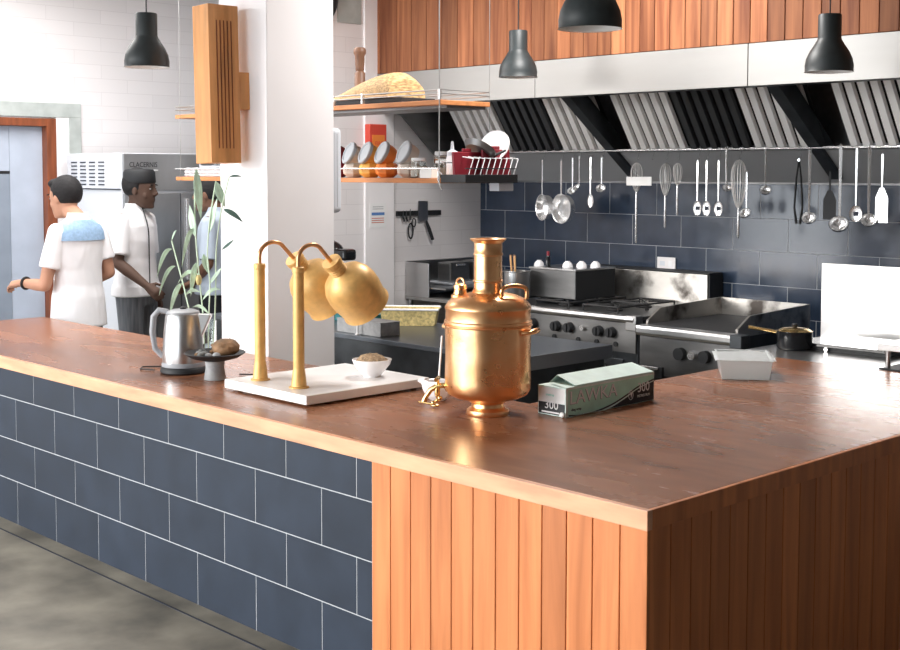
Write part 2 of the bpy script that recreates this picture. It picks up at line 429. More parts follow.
# ================================================================== PENDANT LAMPS
def pendant(loc, label):
    t = thing('pendant_lamp', label, 'lamp', loc, group='black dome pendant lamps')
    prof = [(.113, .000), (.110, .004), (.111, .03), (.105, .062), (.090, .095), (.070, .125), (.0555, .150), (.0535, .158), (.0535, .262), (.050, .268), (0, .268)]
    obj('lamp_shade', lathe(B(), prof, 64), 'lamp_black', t, True)
    ins = [(.1125, .0005), (.1065, .006), (.107, .03), (.101, .06), (.086, .093), (.066, .123), (.05, .15), (.02, .16), (0, .16)]
    obj('shade_lining', lathe(B(), ins, 64), 'lamp_white', t, True, label='white inner lining')
    obj('bulb', ell(B(), (0, 0, .07), (.03, .03, .045)), 'lamp_white', t, True)
    obj('cord', cyl(B(), (0, 0, .26), (0, 0, 3.198-loc[2]), .0035, n=8), 'black', t, True)
    obj('ceiling_rose', cyl(B(), (0, 0, 3.175-loc[2]), (0, 0, 3.199-loc[2]), .04), 'lamp_black', t, True)
pendant((-3.633, .659, 2.218), 'black pendant lamp hanging in front of the white tiled wall, leftmost')
pendant((-3.035, 2.733, 2.245), 'small looking black pendant lamp in front of the hood, left of the middle')
pendant((-.856, .766, 2.197), 'largest looking black pendant lamp, cut by the top of the picture')
pendant((-1.056, 2.742, 2.167), 'black pendant lamp in front of the hood at the far right')

# ================================================================== EXTRACTOR HOOD
hood = thing('range_hood', 'long stainless steel extractor hood with baffle filters over the cooking line', 'extractor hood', (-2, 3.2, 2.16))
def H(x0, x1, y0, y1, z0, z1, bm=None): return box(bm or B(), x0+2, x1+2, y0-3.2, y1-3.2, z0-2.16, z1-2.16)
for a, b in ((-4.83, -3.331), (-3.327, -1.797), (-1.793, -.30), (-.296, 1.2)):
    obj('fascia_panel', H(a, b, 3.2, 3.215, 2.158, 2.384), 'steel_flat', hood, bevel=.0015, seg=1)
obj('top_panel', H(-4.83, 1.2, 3.216, 4.25, 2.372, 2.384), 'dark_steel', hood)
obj('inner_lip', H(-4.83, 1.2, 3.216, 3.34, 2.160, 2.172), 'dark_steel', hood)
def P2(l): return [(a-3.2, b-2.16) for a, b in l]
obj('end_panel', prism(B(), P2([(3.216, 2.372), (3.216, 2.13), (3.42, 2.10), (3.95, 1.64), (4.245, 1.64), (4.245, 2.372)]), -4.828+2, -4.808+2), 'worn_steel', hood)
obj('lower_panel', prism(B(), P2([(3.965, 1.828), (4.235, 1.634), (4.245, 1.634), (4.245, 1.80), (3.98, 1.835)]), -4.80+2, 1.2+2), 'panel_steel', hood)
obj('grease_channel', H(-4.80, 1.2, 3.93, 3.975, 1.832, 1.848), 'steel', hood, bevel=.002)
obj('rear_wall_strip', H(-4.80, 1.2, 4.236, 4.247, 1.626, 1.634), 'worn_steel', hood)
# baffle filters: slats sloping up and forward
yb, zb, yt, zt = 3.95, 1.850, 3.62, 2.330
def filt(x0, x1, m, lab):
    bm = B(); n = max(1, round((x1-x0)/.082)); w = (x1-x0)/n
    for k in range(n):
        xa = x0+k*w+2; c0, c1 = xa+w*.14, xa+w*.86
        sec = [(c0, 0), (c0+.006, -.022), (c1-.006, -.022), (c1, 0)]
        nrm = Vector((0, -(zt-zb), -(yb-yt))).normalized()*.022*-1
        V = []
        for (yy, zz) in ((yb, zb), (yt, zt)):
            for (xx, dd) in sec:
                off = nrm*(dd/.022)*-1
                V.append(bm.verts.new((xx, yy-3.2-off.y, zz-2.16-off.z)))
        for q in ((0, 1, 5, 4), (1, 2, 6, 5), (2, 3, 7, 6), (0, 3, 2, 1), (4, 5, 6, 7), (0, 4, 7, 3)): bm.faces.new([V[i] for i in q])
    o = obj('baffle_filter', bm, m, hood, label=lab)
    bm = B(); V = [bm.verts.new(v) for v in ((x0+2, yb-3.2+.02, zb-2.16+.012), (x1+2, yb-3.2+.02, zb-2.16+.012), (x1+2, yt-3.2+.02, zt-2.16+.012), (x0+2, yt-3.2+.02, zt-2.16+.012))]
    bm.faces.new(V); fo = obj('filter_backing', bm, 'black', o)
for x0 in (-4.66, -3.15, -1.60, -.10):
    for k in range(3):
        dk = k == 1  # middle filter of each bank gets the darker steel
        filt(x0+k*.465, x0+k*.465+.457, 'dark_filter_steel' if dk else 'filter_steel', 'darker baffle filter' if dk else None)
for x in (-3.30, -1.80, -.31):
    obj('strut', prism(B(), P2([(3.24, 2.36), (3.24, 2.19), (3.46, 2.17), (4.17, 1.655), (4.17, 1.78), (3.62, 2.20), (3.62, 2.36)]), x-.045+2, x+.035+2), 'dark_steel', hood, bevel=.003)
    obj('strut_cap', H(x-.048, x+.038, 3.40, 3.50, 2.172, 2.184), 'steel', hood, bevel=.002)

rail = thing('hanging_rail', 'thin steel rail under the hood filters carrying the utensils', 'rail', (-2, 3.90, 1.838))
obj('rod', cyl(B(), (-2.55, 0, 0), (3.1, 0, 0), .005, n=10), 'chrome', rail, True)
for x in (-2.5, -1.28, .22, 1.7, 3.0): obj('bracket', cyl(B(), (x, 0, 0), (x, .04, .003), .004, n=8), 'chrome', rail, True)

# ================================================================== HANGING UTENSILS (origin at hang point, drop along -z)
def hook(x, what, lab=None):
    pts = arc((0, 0, .0), .011, PI*1.15, 0, 8, (0, 1, 0), (0, 0, 1)) + [Vector((0, .0105, -.02)), Vector((0, -.002, -.04))] + arc((0, -.004, -.052), .010, PI*.4, -PI*.9, 8, (0, 1, 0), (0, 0, 1))
    o = obj('s_hook', tube(B(), pts, .0016, 6), 'chrome', None, True, loc=(x, 3.90, 1.840))
    tag(o, lab or 'small steel hook on the rail holding the '+what, 'hook', 'steel hooks on the utensil rail')
def handle(t, L, w=.007, m='chrome', top=.0, th=.0018):
    bm = B(); pts = [(-w*.75, 0), (-w, -.02), (-w*.55, -L), (w*.55, -L), (w, -.02), (w*.75, 0)]
    prism(bm, pts, -th, th, 'y'); obj('handle', bm, m, t, bevel=.001, seg=1)
    obj('hanging_loop', tube(B(), [(.006*math.cos(a), 0, .004+.008*math.sin(a)) for a in [2*PI*k/12 for k in range(12)]], .0014, 6, closed=True), m, t, True)
def spoon(x, z0, z1, lab, slotted=False, tilt=.25, w=.024, group=None, m='chrome'):
    t = thing('serving_spoon', lab, 'spoon', (x, 3.885, z0), tilt, group or 'hanging steel spoons')
    L = z0-z1-.085; handle(t, L, m=m)
    bm = B(); ell(bm, (0, .0, -L-.043), (w, .011, .046), u=24, v=14)
    for v in bm.verts:
        if v.co.y < 0: v.co.y = -v.co.y*.55
    bm2 = obj('spoon_bowl', bm, m, t, True)
    if slotted: obj('slot', box(B(), -w*.35, w*.35, -.0015, .0135, -L-.055, -L-.032), 'slot_dark', t)
def ladle(x, z0, z1, lab, r=.035, rz=.0, m='chrome', w=.006):
    t = thing('ladle', lab, 'ladle', (x, 3.885, z0), rz, 'hanging steel ladles')
    L = z0-z1-r*.9; handle(t, L, w=w, m=m)
    prof = [(r, 0)]+[(r*math.cos(a), -r*.8*math.sin(a)) for a in [PI/2*k/8 for k in range(1, 9)]]
    prof += [(r*.94*math.cos(a)+1e-6, -r*.74*math.sin(a)-.0) for a in [PI/2*k/8 for k in range(7, -1, -1)]]
    M4 = Matrix.Rotation(.85, 4, 'X')
    obj('ladle_bowl', lathe(B(), prof, 28, (0, -r*.75, -L+.002), M4=M4), m, t, True)
def whisk(x, z0, z1, lab, r=.042, n=6, balloon=.5, rz=0):
    t = thing('whisk', lab, 'whisk', (x, 3.885, z0), rz, 'hanging wire whisks')
    L = z0-z1; hb = L*balloon
    for k in range(n):
        a = PI*k/n; c, s = math.cos(a), math.sin(a); rr = r*(1-.12*(k % 2))
        pts = []
        for i in range(25):
            q = i/24*2*PI*.5*2/2; u = i/24
            wv = math.sin(u*PI)
            # teardrop: from throat up over crown and back
            ang = -PI/2+u*2*PI
            h = (1-math.cos(u*2*PI))/2
            rad = rr*math.sin(u*2*PI)*(.55+.45*h)
            pts.append((rad*c, rad*s, -hb*(1-h)*1.0-.002))
        obj('wire', tube(B(), pts, .0021, 5), 'whisk_wire', t, True)
    obj('handle', tube(B(), [(0, 0, -hb+.01), (0, 0, -hb-.02), (0, 0, -L+.012), (0, 0, -L)], [.006, .0075, .0085, .004], 14), 'chrome', t, True)
def saucepan(x, z0, z1, lab, r, rz):
    t = thing('saucepan', lab, 'pan', (x, 3.88, z0), rz, 'hanging steel pans')
    L = z0-z1-2*r
    handle(t, L+.004, w=.010)
    M4 = Matrix.Rotation(PI/2, 4, 'X')
    prof = [(0, -.055), (r*.88, -.055), (r*.95, -.045), (r, 0), (r*1.04, .002), (r*.985, -.003), (r*.93, -.043), (r*.86, -.051), (0, -.051)]
    obj('pan_body', lathe(B(), prof, 48, (0, -.0, -L-r), M4=M4), 'chrome', t, True)
saucepan(-3.875, 1.775, 1.365, 'small steel pan hanging leftmost on the rail', .088, -.35)
saucepan(-3.700, 1.775, 1.350, 'steel pan hanging second from left, overlapping the first', .098, -.15)
ladle(-3.603, 1.793, 1.545, 'short steel ladle just right of the two pans', .03, .4)
ladle(-3.545, 1.793, 1.570, 'steel ladle between a short ladle and a solid spoon', .03, -.3)
spoon(-3.446, 1.798, 1.464, 'solid steel spoon hanging between the left ladles', tilt=.1)
ladle(-3.352, 1.793, 1.560, 'round bowled steel ladle beside the left hood strut', .034, .5)
whisk(-3.061, 1.760, 1.238, 'long whisk with a white label behind it', .050, 6, .36)
tg = thing('name_tag', 'small white blank tag fixed across the leftmost whisk', 'tag', (-3.00, 3.83, 1.64))
obj('tag_plate', box(B(), -.10, .10, -.002, .002, -.028, .028), 'white_card', tg, bevel=.001)
obj('tag_clip', box(B(), -.04, -.02, .002, .05, -.01, .01), 'steel', tg)
hook(-2.942, '', 'empty steel hook on the rail beside the tagged whisk')
whisk(-2.832, 1.756, 1.343, 'whisk with a straight handle, second from the left', .048, 6, .5)
whisk(-2.739, 1.756, 1.428, 'small slim whisk beside the second whisk', .034, 4, .42, .5)
for i, x in enumerate((-2.589, -2.522, -2.435)):
    spoon(x, 1.770, 1.434, ['slotted steel spoon, leftmost of three hanging in a row', 'slotted steel spoon, middle of three hanging in a row', 'slotted steel spoon, rightmost of three hanging in a row'][i], True, .1, .03, 'three slotted spoons in a row')
ladle(-2.379, 1.845, 1.578, 'slim steel ladle left of the big whisk', .028, .8)
whisk(-2.290, 1.775, 1.300, 'big balloon whisk hanging near the middle of the rail', .058, 8, .62)
ladle(-2.235, 1.70, 1.422, 'dark small ladle half hidden behind the big whisk', .036, .2)
ladle(-2.107, 1.836, 1.563, 'small ladle casting a long shadow right of the big whisk', .034, .6)
def turner(x, z0, z1, lab, m, w=.03, hl=.55):
    t = thing('spatula', lab, 'spatula', (x, 3.885, z0), .15, 'hanging spatulas')
    L = (z0-z1)*hl; handle(t, L, m=m)
    obj('blade', prism(B(), [(-w*.35, -L+.004), (-w, -L-.05), (-w, -(z0-z1)), (w, -(z0-z1)), (w, -L-.05), (w*.35, -L+.004)], -.001, .001, 'y'), m, t, bevel=.0006, seg=1)
def tongs(x, z0, z1, lab):
    t = thing('tongs', lab, 'tongs', (x, 3.885, z0), .2)
    L = z0-z1
    for s in (-1, 1):
        obj('arm', tube(B(), [(0, 0, 0), (s*.014, 0, -L*.3), (s*.024, 0, -L*.75), (s*.010, 0, -L)], [.005, .006, .006, .009], 8), 'black', t, True)
    obj('pivot', cyl(B(), (0, -.008, -.006), (0, .008, -.006), .008), 'chrome', t, True)
tongs(-1.885, 1.775, 1.40, 'black tongs hanging just left of the right hood strut')
ladle(-1.815, 1.827, 1.400, 'broad pale steel ladle right of the black tongs', .042, .5, w=.009)
turner(-1.686, 1.70, 1.43, 'dark spatula reflection below the right hood strut, made as a solid shape', 'black', .038, .4)  # solid black shape for a spatula's reflection in the glossy tiles
ladle(-1.622, 1.845, 1.360, 'largest steel ladle with a wide bowl, right part of rail', .055, .4, w=.010)
spoon(-1.524, 1.835, 1.425, 'steel skimmer hanging right of the largest ladle', True, .3, .036)
ladle(-1.446, 1.839, 1.395, 'pale handled ladle third from the right end', .045, .5, w=.010)
turner(-1.37, 1.80, 1.42, 'steel turner hanging near the right picture edge', 'chrome', .035, .5)
for x, w in ((-3.875, 'smaller pan'), (-3.7, 'larger pan'), (-3.603, 'short ladle by the pans'), (-3.545, 'second left ladle'), (-3.446, 'solid spoon'), (-3.352, 'ladle by the left strut'), (-3.061, 'tagged whisk'), (-2.832, 'second whisk'), (-2.739, 'small slim whisk'), (-2.589, 'first slotted spoon'), (-2.522, 'middle slotted spoon'), (-2.435, 'last slotted spoon'), (-2.29, 'big whisk'), (-1.885, 'black tongs')):
    hook(x, w)

# ================================================================== SHELF OVER THE PASS
sh = thing('hanging_shelf', 'two tier wooden hanging shelf with steel rods above the prep table', 'shelf', (-2.675, 1.776, 1.64))
X0 = -5.18+2.675
obj('upper_board', box(B(), X0, 0, 0, .356, .400, .424), 'shelf_wood', sh, bevel=.002)
obj('lower_board', box(B(), X0, 0, 0, .356, 0, .024), 'shelf_wood', sh, bevel=.002)
obj('under_panel', box(B(), -2.2, -.02, .06, .34, .386, .3995), 'worn_steel', sh)
for x in (-.008, -2.44):
    for y in (-.004, .360):
        obj('rod', cyl(B(), (x, y, -.012), (x, y, 3.198-1.64), .0028 if (y < 0 and x > -1) else .0014, n=8), 'steel_flat', sh, True)
for z in (.455, .475):
    obj('guard_rail', tube(B(), [(X0, .352, z), (X0, .004, z), (-.004, .004, z), (-.004, .352, z), (X0, .352, z)], .0035, 8), 'steel_flat', sh, True)
obj('guard_rail', tube(B(), [(X0, -.002, .075), (-.02, -.002, .075)], .004, 8), 'chrome', sh, True)
for x in (-.012, -.62, -1.25, -1.9): obj('rail_clamp', box(B(), x-.008, x+.008, -.006, .012, .425, .48), 'chrome', sh, bevel=.002)

ZL, ZU = 1.665, 2.065
# baking trays, basket, rolling pin on the upper board
tr = thing('tray_stack', 'flat black tray lying on the upper shelf under the basket', 'tray', (-3.30, 1.94, ZU))
bm = B(); box(bm, -.28, .28, -.12, .12, 0, .006); box(bm, -.28, .28, -.12, -.112, .006, .028); box(bm, -.28, .28, .112, .12, .006, .028); box(bm, -.28, -.272, -.112, .112, .006, .028); box(bm, .272, .28, -.112, .112, .006, .028)
obj('tray_pan', bm, 'black', tr, bevel=.002)
tr2 = thing('foil_packet', 'crumpled pale packet at the left end of the upper shelf tray', 'packet', (-3.72, 1.868, ZU))
bm = B(); random.seed(3); bmesh.ops.create_icosphere(bm, subdivisions=3, radius=1)
for v in bm.verts: v.co = Vector((v.co.x*.07, v.co.y*.08, max(0, v.co.z*.03+.02)))*(1+random.uniform(-.12, .12))
obj('wrap', bm, 'white_card', tr2)
bk = thing('woven_basket', 'tapering woven rattan winnowing basket on the top shelf', 'basket', (-3.34, 1.945, ZU+.036))
bm = B(); n = 26; V = []
for i in range(n+1):
    u = i/n; x = -.40+.62*u
    hgt = .02+.118*math.sin(min(1, u*1.12)**1.25*PI/2)*(1 if u < .9 else (1-((u-.9)/.1)**2*.35)); wd = .02+.115*math.sin(u**.7*PI/2)
    V.append([bm.verts.new((x, -wd*math.cos(PI*k/16), hgt*math.sin(PI*k/16)**.8 if 0 < k < 16 else 0)) for k in range(17)])
for a, b in zip(V, V[1:]):
    for k in range(16): bm.faces.new((a[k], a[k+1], b[k+1], b[k]))
    bm.faces.new((a[0], b[0], b[16], a[16]))
bm.faces.new(V[0]); bm.faces.new(V[-1])
obj('basket_shell', bm, 'rattan', bk, True)
obj('rim', tube(B(), [(.22, -.132, .004), (-.1, -.125, .004), (-.40, -.02, .004)], .006, 8), 'bamboo', bk, True)
rp = thing('rolling_pin', 'dark wooden rolling pin standing upright behind the basket', 'rolling pin', (-3.66, 2.065, ZU))
obj('pin_barrel', lathe_solid(B(), [(.030, 0), (.031, .01), (.031, .20), (.022, .212), (.026, .225)], n=24), 'pin_wood', rp, True)
obj('knob', lathe_solid(B(), [(.024, .225), (.027, .25), (.028, .30), (.036, .315), (.036, .335), (.028, .348)], n=24), 'pin_wood', rp, True)
# canisters: grey lid tilted towards the room over a coloured tub
def canister(x, label, m, y=1.90):
    t = thing('canister', label, 'canister', (x, y, ZL+.001), group='tilted canisters on the lower shelf')
    bm = B(); lathe_solid(bm, [(.035, 0), (.062, .022), (.066, .05), (.058, .070), (.045, .082)], n=8)
    obj('tub', bm, m, t, bevel=.003)
    bm = B(); M4 = Matrix.Rotation(-.30, 4, 'Z') @ Matrix.Rotation(1.15, 4, 'X')
    lathe_solid(bm, [(.050, -.045), (.058, -.02), (.0585, .01)], n=32, c=(0, -.012, .128), M4=M4)
    obj('jar_body', bm, m if m != 'beige_ware' else 'beige_ware', t, True)
    bm = B(); lathe_solid(bm, [(.063, .010), (.066, .014), (.066, .028), (.062, .032), (.050, .032), (.048, .028)], n=40, c=(0, -.012, .128), M4=M4)
    obj('lid', bm, 'grey_lid', t, True, label='round grey lid facing the room')
canister(-3.66, 'red based canister at the left edge behind the pale box', 'red_board')
canister(-3.515, 'peach canister with grey lid, second on the lower shelf', 'beige_ware')
canister(-3.375, 'yellow canister with grey lid in the middle of the row', 'yellow_ware')
canister(-3.235, 'orange canister with grey lid right of the yellow one', 'orange_ware')
canister(-3.055, 'beige canister with grey lid at the right of the row', 'beige_ware')
def jar(x, y, r, h, label, lidm='white_plastic', body='clear_glass', fill=None, z=ZL, cat='jar', grp='jars on the lower shelf'):
    t = thing('storage_jar', label, cat, (x, y, z+.001), group=grp)
    obj('jar_glass', lathe(B(), [(0, 0), (r*.95, 0), (r, .006), (r, h*.82), (r*.8, h*.88), (r*.78, h*.88), (r*.96, h*.81), (r*.95, .01), (0, .006)], 32), body, t, True)
    if fill: obj('contents', lathe_solid(B(), [(r*.93, .008), (r*.93, h*.6)], n=24), fill, t, True)
    obj('lid', lathe_solid(B(), [(r*.84, h*.86), (r*.86, h*.88), (r*.86, h), (r*.8, h*1.01)], n=32), lidm, t, True)
jar(-2.935, 1.86, .045, .105, 'glass jar with white lid left of a shelf rod', fill='beige_ware')
jar(-2.925, 2.02, .045, .14, 'taller glass jar with brown contents behind the white lidded jar', fill='spice')
jar(-2.83, 1.93, .04, .09, 'small glass jar next to the black dish rack', fill='beige_ware')
tin = thing('white_box', 'small white carton at the right end of the lower shelf', 'box', (-2.80, 1.815, ZL+.001))
obj('carton', box(B(), -.045, .045, -.03, .03, 0, .05), 'white_card', tin, bevel=.002); obj('lid_flap', box(B(), -.046, .046, -.031, .031, .050, .054), 'white_plastic', tin)
# dish rack at the shelf end
rk = thing('dish_rack', 'black wire dish rack hung on the right end of the shelf', 'rack', (-2.60, 1.95, 1.655))
bm = B(); box(bm, -.06, .12, -.19, .19, -.012, -.004); box(bm, -.06, .12, -.19, -.182, -.004, .03); box(bm, -.06, .12, .182, .19, -.004, .03); box(bm, .112, .12, -.182, .182, -.004, .03)
obj('drip_tray', bm, 'black', rk, bevel=.002)
for k in range(9):
    y = -.165+k*.041
    obj('wire', tube(B(), [(-.04, y, -.002), (-.04, y+.05, .11), (.0, y+.058, .122), (.1, y+.05, .11), (.105, y, .0)], .0028, 6), 'white_plastic', rk, True)
obj('side_bar', tube(B(), [(.108, -.18, .06), (.108, .19, .06)], .003, 6), 'black', rk, True)
obj('side_bar', tube(B(), [(-.045, -.18, .09), (-.045, .19, .09)], .003, 6), 'black', rk, True)
obj('hook', tube(B(), [(-.06, -.18, .03), (-.09, -.18, .05), (-.09, -.18, .0), (-.05, -.19, -.05)], .004, 6), 'chrome', rk, True)
obj('bracket', box(B(), .03, .10, .07, .18, -.055, -.013), 'pale_grey', rk, bevel=.004)
for i, (y, lab) in enumerate(((-.02, 'dark red board standing nearer in the dish rack'), (.055, 'dark red board standing further right in the rack'))):
    t = thing('chopping_board', lab, 'chopping board', (-2.585+.0, 1.95+y, 1.665), group='red boards in the dish rack')
    q = .05 if i else -.05
    obj('board', box(B(), -.008+i*.035, .008+i*.035, -.10+q, .10+q, .0, .135+i*.012), 'red_board', t, rot=(0, -.08, 0), bevel=.004)
    obj('board_grip', box(B(), -.006+i*.035, .006+i*.035, -.03+q, .03+q, .135+i*.012, .152+i*.012), 'red_board', t, rot=(0, -.08, 0), bevel=.003)
t = thing('plate', 'white plate leaning at the back of the dish rack', 'plate', (-2.60, 2.10, 1.83)); 
obj('dish', lathe(B(), [(0, 0), (.05, 0), (.085, .014), (.084, .018), (.05, .006), (0, .005)], 40, M4=Matrix.Rotation(1.2, 4, 'X') @ Matrix.Rotation(.3, 4, 'Y')), 'ceramic', t, True)
obj('foot_ring', lathe(B(), [(.035, -.004), (.04, -.004), (.04, .002), (.035, .002), (.035, -.004)], 32, M4=Matrix.Rotation(1.2, 4, 'X') @ Matrix.Rotation(.3, 4, 'Y')), 'ceramic', t, True)
t = thing('frying_pan', 'dark steel pan leaning on top of the dish rack', 'pan', (-2.60, 1.97, 1.80))
obj('pan_body', lathe(B(), [(0, 0), (.07, 0), (.09, .025), (.087, .027), (.067, .005), (0, .005)], 40, M4=Matrix.Rotation(-.6, 4, 'X')), 'worn_steel', t, True)
obj('handle', tube(B(), [(.05, .06, -.02), (.08, .12, .01)], [.008, .006], 8), 'black', t, True)
def squeeze(x, y, z, label):
    t = thing('squeeze_bottle', label, 'bottle', (x, y, z), group='squeeze bottles by the dish rack')
    obj('bottle_body', lathe_solid(B(), [(.030, 0), (.032, .005), (.032, .105), (.026, .118)], n=28), 'ceramic', t, True)
    obj('cap', lathe_solid(B(), [(.028, .116), (.029, .136), (.010, .146), (.006, .19)], n=24), 'pale_grey', t, True)
squeeze(-2.72, 1.90, ZL+.001, 'white squeeze bottle on the shelf left of the dish rack')
squeeze(-2.74, 2.03, ZL+.001, 'white squeeze bottle behind the wire dish rack')
# left part of the shelf
for k in range(3):
    t = thing('folded_towel', ['white folded towel at the bottom of the stack on the far shelf', 'white folded towel in the middle of the far shelf stack', 'white folded towel on top of the far shelf stack'][k], 'towel', (-4.87, 1.94, ZL+.001+k*.019), group='folded towels on the far shelf')
    obj('cloth', box(B(), -.25, .25, -.14, .14, 0, .0175), 'white_cloth', t, bevel=.008, seg=3); obj('hem', box(B(), -.25, .25, -.1415, -.1395, .007, .010), 'grey_plastic', t)
t = thing('glass_rack', 'clear rack of glassware at the far end of the lower shelf', 'rack', (-4.93, 1.98, ZL+.060))
obj('rack_base', box(B(), -.13, .20, -.09, .09, 0, .01), 'pale_grey', t, bevel=.002)
for k in range(3): obj('tumbler', lathe(B(), [(0, .01), (.03, .01), (.034, .1), (.032, .1), (.028, .015), (0, .015)], 24, c=(-.08+k*.1, 0, 0)), 'clear_glass', t, True)
t = thing('wall_tap', 'bent pale hose over the shelf end in front of the fridge', 'hose', (-5.12, 1.95, ZL))
obj('hose_body', tube(B(), [(.02, 0, .0), (-.03, 0, .05), (-.06, 0, .13), (-.055, 0, .16), (-.03, 0, .15)], .007, 8), 'pale_grey', t, True); obj('hose_end', ell(B(), (-.03, 0, .15), .012), 'white_plastic', t, True)

# ================================================================== PREP TABLE (island)
pt = thing('prep_table', 'long stainless prep table with shadow put in as a dark front behind the bar', 'table', (-3.4, 1.75, 0))
obj('table_top', box(B(), -4.80+3.4, -2.125+3.4, 0, .735, .775, .80), 'table_steel', pt, bevel=.003)
obj('front_shadow_panel', box(B(), -4.78+3.4, -2.15+3.4, .03, .045, .12, .774), 'dark_steel', pt)  # dark sheet stands in for the shadow under the table front
obj('side_panel', box(B(), -2.165+3.4, -2.15+3.4, .046, .70, .12, .774), 'dark_steel', pt)
obj('top_edge', box(B(), -2.1245+3.4, -2.120+3.4, .004, .731, .733, .802), 'steel', pt)
obj('undershelf', box(B(), -4.77+3.4, -2.17+3.4, .05, .70, .16, .18), 'worn_steel', pt)
for x in (-4.76, -2.17):
    for y in (.05, .68): obj('leg', cyl(B(), (x+3.4, y, 0), (x+3.4, y, .775), .02, n=16), 'steel', pt, True)
def tubbox(name, label, cat, loc, lx, ly, h, wall_m, fill_m=None, fill_h=.7, flare=1.12, lid=None):
    t = thing(name, label, cat, loc)
    bm = B()
    def ring(s, z, off=0): return [(a*(lx/2*s-off), b*(ly/2*s-off), z) for a, b in ((-1, -1), (1, -1), (1, 1), (-1, 1))]
    lv = [ring(1, 0), ring(flare, h), ring(flare*1.05, h), ring(flare*1.05, h-.006+.008), ring(flare, h+.002, .004), ring(1, .004, .004)]
    R = [[bm.verts.new(p) for p in r] for r in lv]
    for a, b in zip(R, R[1:]):
        for k in range(4): bm.faces.new((a[k], a[(k+1) % 4], b[(k+1) % 4], b[k]))
    bm.faces.new(R[0]); bm.faces.new(R[-1])
    obj('tub_wall', bm, wall_m, t, bevel=.004)
    if fill_m:
        bm = B(); s2 = 1+(flare-1)*fill_h
        A = [bm.verts.new(p) for p in ring(1, .006, .006)]; C2 = [bm.verts.new(p) for p in ring(s2, h*fill_h, .006)]
        bm.faces.new(A); bm.faces.new(C2)
        for k in range(4): bm.faces.new((A[k], A[(k+1) % 4], C2[(k+1) % 4], C2[k]))
        obj('contents', bm, fill_m, t)
    return t
tubbox('food_container', 'white rimmed tub of yellow grain at the back of the prep table', 'container', (-3.50, 2.31, .801), .30, .15, .095, 'grain', None)
fc = [o for o in bpy.data.objects if o.name == 'food_container'][0]; fc.rotation_euler = (0, 0, .72)
obj('rim', tube(B(), [(-.174, -.09, .097), (.174, -.09, .097), (.174, .09, .097), (-.174, .09, .097)], .007, 8, closed=True), 'white_plastic', fc, True)
tb = thing('teal_tray', 'flat teal green box left of the grain tub', 'tray', (-3.89, 2.22, .801))
obj('tray_body', box(B(), -.16, .16, -.10, .16, 0, .035), 'teal', tb, bevel=.004); obj('tray_lid', box(B(), -.165, .165, -.105, .165, .035, .042), 'teal', tb, bevel=.002)
gb = thing('foil_box', 'grey speckled box on the front edge of the prep table', 'box', (-3.34, 1.87, .801))
obj('box_body', box(B(), -.21, .165, -.07, .07, 0, .072), 'stone_grey', gb, bevel=.002); obj('box_lid', box(B(), -.212, .167, -.072, .072, .072, .077), 'stone_grey', gb)
cd = thing('white_stick', 'thin white stick in front of the grey box under the lamp', 'stick', (-3.34, 1.775, .802))
obj('stick_body', cyl(B(), (0, 0, 0), (0, 0, .10), .005, n=10), 'white_plastic', cd, True); obj('stick_foot', cyl(B(), (0, 0, 0), (0, 0, .006), .013, n=16), 'white_plastic', cd, True)
# dark stuff left: mixer and jars
mx = thing('stand_mixer', 'black stand mixer half hidden behind the white column', 'mixer', (-4.17, 2.2, .801))
obj('mixer_base', box(B(), -.12, .2, -.1, .1, 0, .05), 'black_gloss', mx, bevel=.02, seg=4)
obj('mixer_stem', box(B(), -.11, .0, -.07, .07, .04, .36), 'black_gloss', mx, bevel=.03, seg=4)
bm = B(); ell(bm, (.0, 0, .41), (.16, .09, .075)); obj('mixer_head', bm, 'black_gloss', mx, True)
obj('mixer_nose', box(B(), .1, .26, -.05, .05, .36, .43), 'black_gloss', mx, bevel=.02, seg=3)
def cookpot(loc, r, h, label, m='steel', body='black'):
    t = thing('cooking_pot', label, 'pot', loc)
    obj('pot_body', lathe(B(), [(0, 0), (r*.96, 0), (r, .01), (r, h), (r*1.04, h+.002), (r*.97, h-.002), (r*.95, .012), (0, .008)], 40), m, t, True)
    for s in (-1, 1): obj('handle', tube(B(), [(s*r, -.03, h*.75), (s*(r+.035), -.025, h*.78), (s*(r+.035), .025, h*.78), (s*r, .03, h*.75)], .005, 8), m, t, True)
    return t
bl = thing('black_appliance', 'black boxy appliance on the prep table behind the plant', 'appliance', (-4.60, 1.98, .801))
obj('appliance_body', box(B(), -.16, .14, -.14, .14, 0, .14), 'black', bl, bevel=.01); obj('appliance_lid', box(B(), -.15, .13, -.13, .13, .14, .165), 'grey_plastic', bl, bevel=.006)
for i, (x, y, lab) in enumerate(((-4.47, 1.80, 'clear jar of dark beans behind the plant stems, nearer'), (-4.36, 1.80, 'clear jar of dark beans beside the column edge'), (-4.25, 1.80, 'clear jar of dark beans mostly behind the column'))):
    jar(x, y, .045, .15, lab, 'chrome', 'clear_glass', 'black', .80, grp='jars on the prep table')

